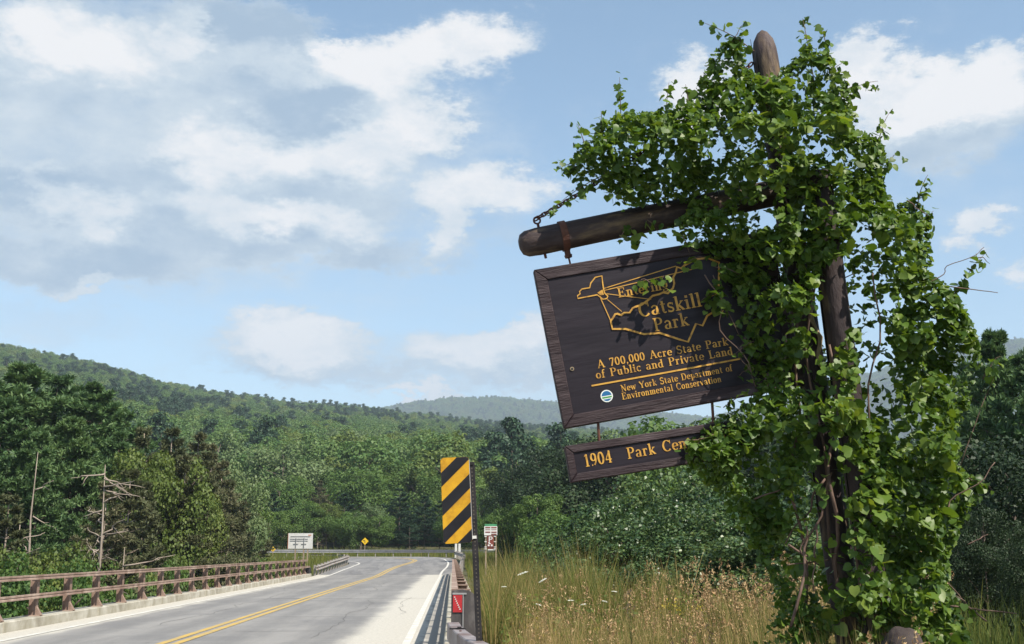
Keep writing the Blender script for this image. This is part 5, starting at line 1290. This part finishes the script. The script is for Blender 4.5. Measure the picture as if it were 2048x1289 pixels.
p4 = scatter(14000, -19, -9.4, 76, 103, rg); p4 = p4[p4[:, 0] < -9.2]; grass('island_grass', p4, .3, .95, 'green_grass', 'yellow-green grass on the island inside the bend', rg, .03, .4)
p5 = np.stack([rg.uniform(1.0, 6, 6000), rg.uniform(70, 122, 6000)], 1); grass('verge_grass', p5, .3, .9, 'green_grass', 'grass along the outer verge of the road beyond the bridge', rg, .025, .4)
p6 = np.stack([rg.uniform(-40, 8, 9000), rg.uniform(126, 134, 9000)], 1); grass('bend_grass', p6, .3, 1.1, 'green_grass', 'grass behind the long guard rail', rg, .03, .4)
def seed_heads():
    rng = np.random.default_rng(5); V, Q, base = [], [], 0; st = MB(); n = 1300
    xs = rng.uniform(.9, 6.4, n); ys = rng.uniform(8.8, 19, n)
    xs = np.concatenate([xs, rng.uniform(1.55, 2.75, 110)]); ys = np.concatenate([ys, rng.uniform(6.2, 7.15, 110)]); nfar = n
    for ii, (x, y) in enumerate(zip(xs, ys)):
        if ii < nfar and x > .1 + y * .42 or x < .7 + max(0, (13.2 - y) * .17): continue
        g = float(ground_z(x, y)); h = rng.uniform(.50, .92) * (.8 + .5 * (.5 + mnoise.noise(Vector((x * 1.2, y, 0))))) if rng.random() < .86 else rng.uniform(.95, 1.4)
        if ii >= nfar: h = rng.uniform(.70, 1.08)
        a = rng.uniform(0, 6.28); ln = rng.uniform(.03, .2); t = np.array([x + math.cos(a) * ln * h, y + math.sin(a) * ln * h, g + h])
        st.tube([(x, y, g), (x + math.cos(a) * ln * h * .35, y + math.sin(a) * ln * h * .35, g + h * .6), tuple(t)], [.0035, .003, .002], 3, False)
        k = rng.integers(14, 34); L = rng.uniform(.10, .24); u = rng.random(k); dirv = unit(np.array([math.cos(a) * ln, math.sin(a) * ln, 1.0]))
        sp = rng.uniform(.012, .04); c = t - dirv * (u[:, None] * L) + rng.normal(size=(k, 3)) * sp * (.35 + u[:, None]) * np.array([1, 1, .5])
        v, q = cards(c, rng.normal(size=(k, 3)), rng.uniform(.02, .045, k), .35, rng, .1, np.tile([0, 0, 1.0], (k, 1))); V.append(v); Q.append(q + base); base += len(v)
    tag(obj('seed_heads', np_mesh('seed_heads', np.concatenate(V), np.concatenate(Q)), 'seed'), 'feathery pinkish-tan grass seed heads above the bank', 'grass', kind='stuff')
    tag(obj('grass_stalks', st.mesh('grass_stalks'), 'grass'), 'thin dry grass stalks carrying the seed heads', 'grass', kind='stuff')
seed_heads()
def leafy_weeds():
    rng = np.random.default_rng(15); n = 5200; x = rng.uniform(.7, 4.2, n); y = rng.uniform(14.5, 24, n); z = ground_z(x, y) + rng.uniform(.15, 1.05, n) * (.75 + .3 * np.sin(x * 3 + y))
    v, q = cards(np.stack([x, y, z], 1), rng.normal(size=(n, 3)) * .6 + np.array([.1, -.5, .7]), rng.uniform(.04, .13, n), .32, rng, .1)
    tag(obj('leafy_weeds', np_mesh('leafy_weeds', v, q), 'green_grass'), 'narrow-leaved green weeds beside the bridge railing', 'weeds', kind='stuff')
    n = 900; k = rng.integers(0, 9, n); cx = np.array([1.2, 1.6, 2.0, 2.7, 1.0, 1.4, 2.4, 3.0, 3.6])[k]; cy = np.array([17, 18.5, 16.2, 17.5, 21, 15.3, 19, 16, 17])[k]
    p = np.stack([cx + rng.normal(size=n) * .12, cy + rng.normal(size=n) * .12, ground_z(cx, cy) + .62 + rng.normal(size=n) * .06 + .1 * np.sin(k * 2.0)], 1)
    v, q = cards(p, rng.normal(size=(n, 3)) + np.array([0, 0, 1]), rng.uniform(.02, .05, n), .6, rng)
    tag(obj('goldenrod_blooms', np_mesh('goldenrod_blooms', v, q), 'goldenrod'), 'small yellow blooms among the weeds on the bank', 'flowers', kind='stuff')
leafy_weeds()
def umbel(px, py, Y, r, tilt, label):
    p = at(px, py, Y); g = float(ground_z(p[0], Y)); h = p[2] - g; root = empty('wild_carrot', (p[0], Y, g)); tag(root, label, 'flower', 'white wild carrot flowers'); rng = np.random.default_rng(int(px))
    obj('stem', MB().tube([(.05, 0, -.05), (.03, 0, h * .6), (0, 0, h - .05)], [.004, .0035, .003], 5).mesh('stem'), 'green_grass', root)
    n = 160; a = rng.uniform(0, 6.28, n); d = np.sqrt(rng.random(n)) * r; R = Matrix.Rotation(tilt, 3, 'Y')
    c = np.array([(R @ Vector((math.cos(i) * k, math.sin(i) * k, .04 - k * k * 2)))[:] for i, k in zip(a, d)]) + np.array([0, 0, h])
    v, q = cards(c, rng.normal(size=(n, 3)) * .3 + np.array(R @ Vector((0, -.2, 1))), rng.uniform(.012, .024, n), .9, rng); obj('flower_head', np_mesh('flower_head', v, q), 'umbel', root)
for px, py, Y, r, ti, lb in ((1047, 1152, 15.5, .075, -.35, 'large tilted white wild carrot flower above the weeds by the marker'), (1088, 1166, 15.8, .06, -.5, 'pale drooping wild carrot flower beside the large white one'), (1142, 1208, 14.5, .035, 0, 'small white wild carrot flower low in the tan grass'), (1208, 1210, 14, .03, .2, 'small white wild carrot flower low in the tan grass'), (1008, 1180, 16, .03, 0, 'little white wild carrot flower near the railing weeds'), (1075, 1216, 14.4, .03, .3, 'small white wild carrot flower low in the tan grass'), (1168, 1216, 14.2, .035, -.2, 'small white wild carrot flower low in the tan grass'), (1228, 1190, 14.8, .03, .1, 'small white wild carrot flower low in the tan grass')):
    umbel(px, py, Y, r, ti, lb)
def boulder(px, py, Y, r, label):
    p = at(px, py, Y); bm = bmesh.new(); bmesh.ops.create_icosphere(bm, subdivisions=4, radius=1)
    for v in bm.verts:
        k = 1 + .16 * mnoise.noise(v.co * 1.3 + Vector((px, 0, 0))) + .05 * mnoise.noise(v.co * 4); v.co = Vector((v.co.x * k * r, v.co.y * k * r, v.co.z * k * r * 1.05))
    me = bpy.data.meshes.new('boulder'); bm.to_mesh(me); bm.free(); me.polygons.foreach_set('use_smooth', [True] * len(me.polygons))
    o = obj('boulder', me, 'stone', None, (p[0], Y, p[2] - r)); tag(o, label, 'boulder')
boulder(1804, 1256, 7.2, .13, 'rounded brown boulder top showing among grass at the foot of the vine')

# ------------------------------------------------------------------ air between the camera and the hills
zt = 620
hz = MB().box((0, 0, (zt - 14) / 2), (13990, 13990, zt + 14)).mesh('haze')
hm = bpy.data.materials.new('haze'); hm.use_nodes = True; hm.node_tree.nodes.clear()
ho = hm.node_tree.nodes.new('ShaderNodeOutputMaterial'); hv = hm.node_tree.nodes.new('ShaderNodeVolumePrincipled')
hv.inputs['Color'].default_value = (.70, .84, 1.0, 1); hv.inputs['Density'].default_value = 2.3e-4; hv.inputs['Anisotropy'].default_value = 0.0
hm.node_tree.links.new(hv.outputs[0], ho.inputs['Volume'])
hzo = obj('haze', hz, hm); tag(hzo, 'thin bluish summer haze over the far hills', 'haze', kind='stuff')
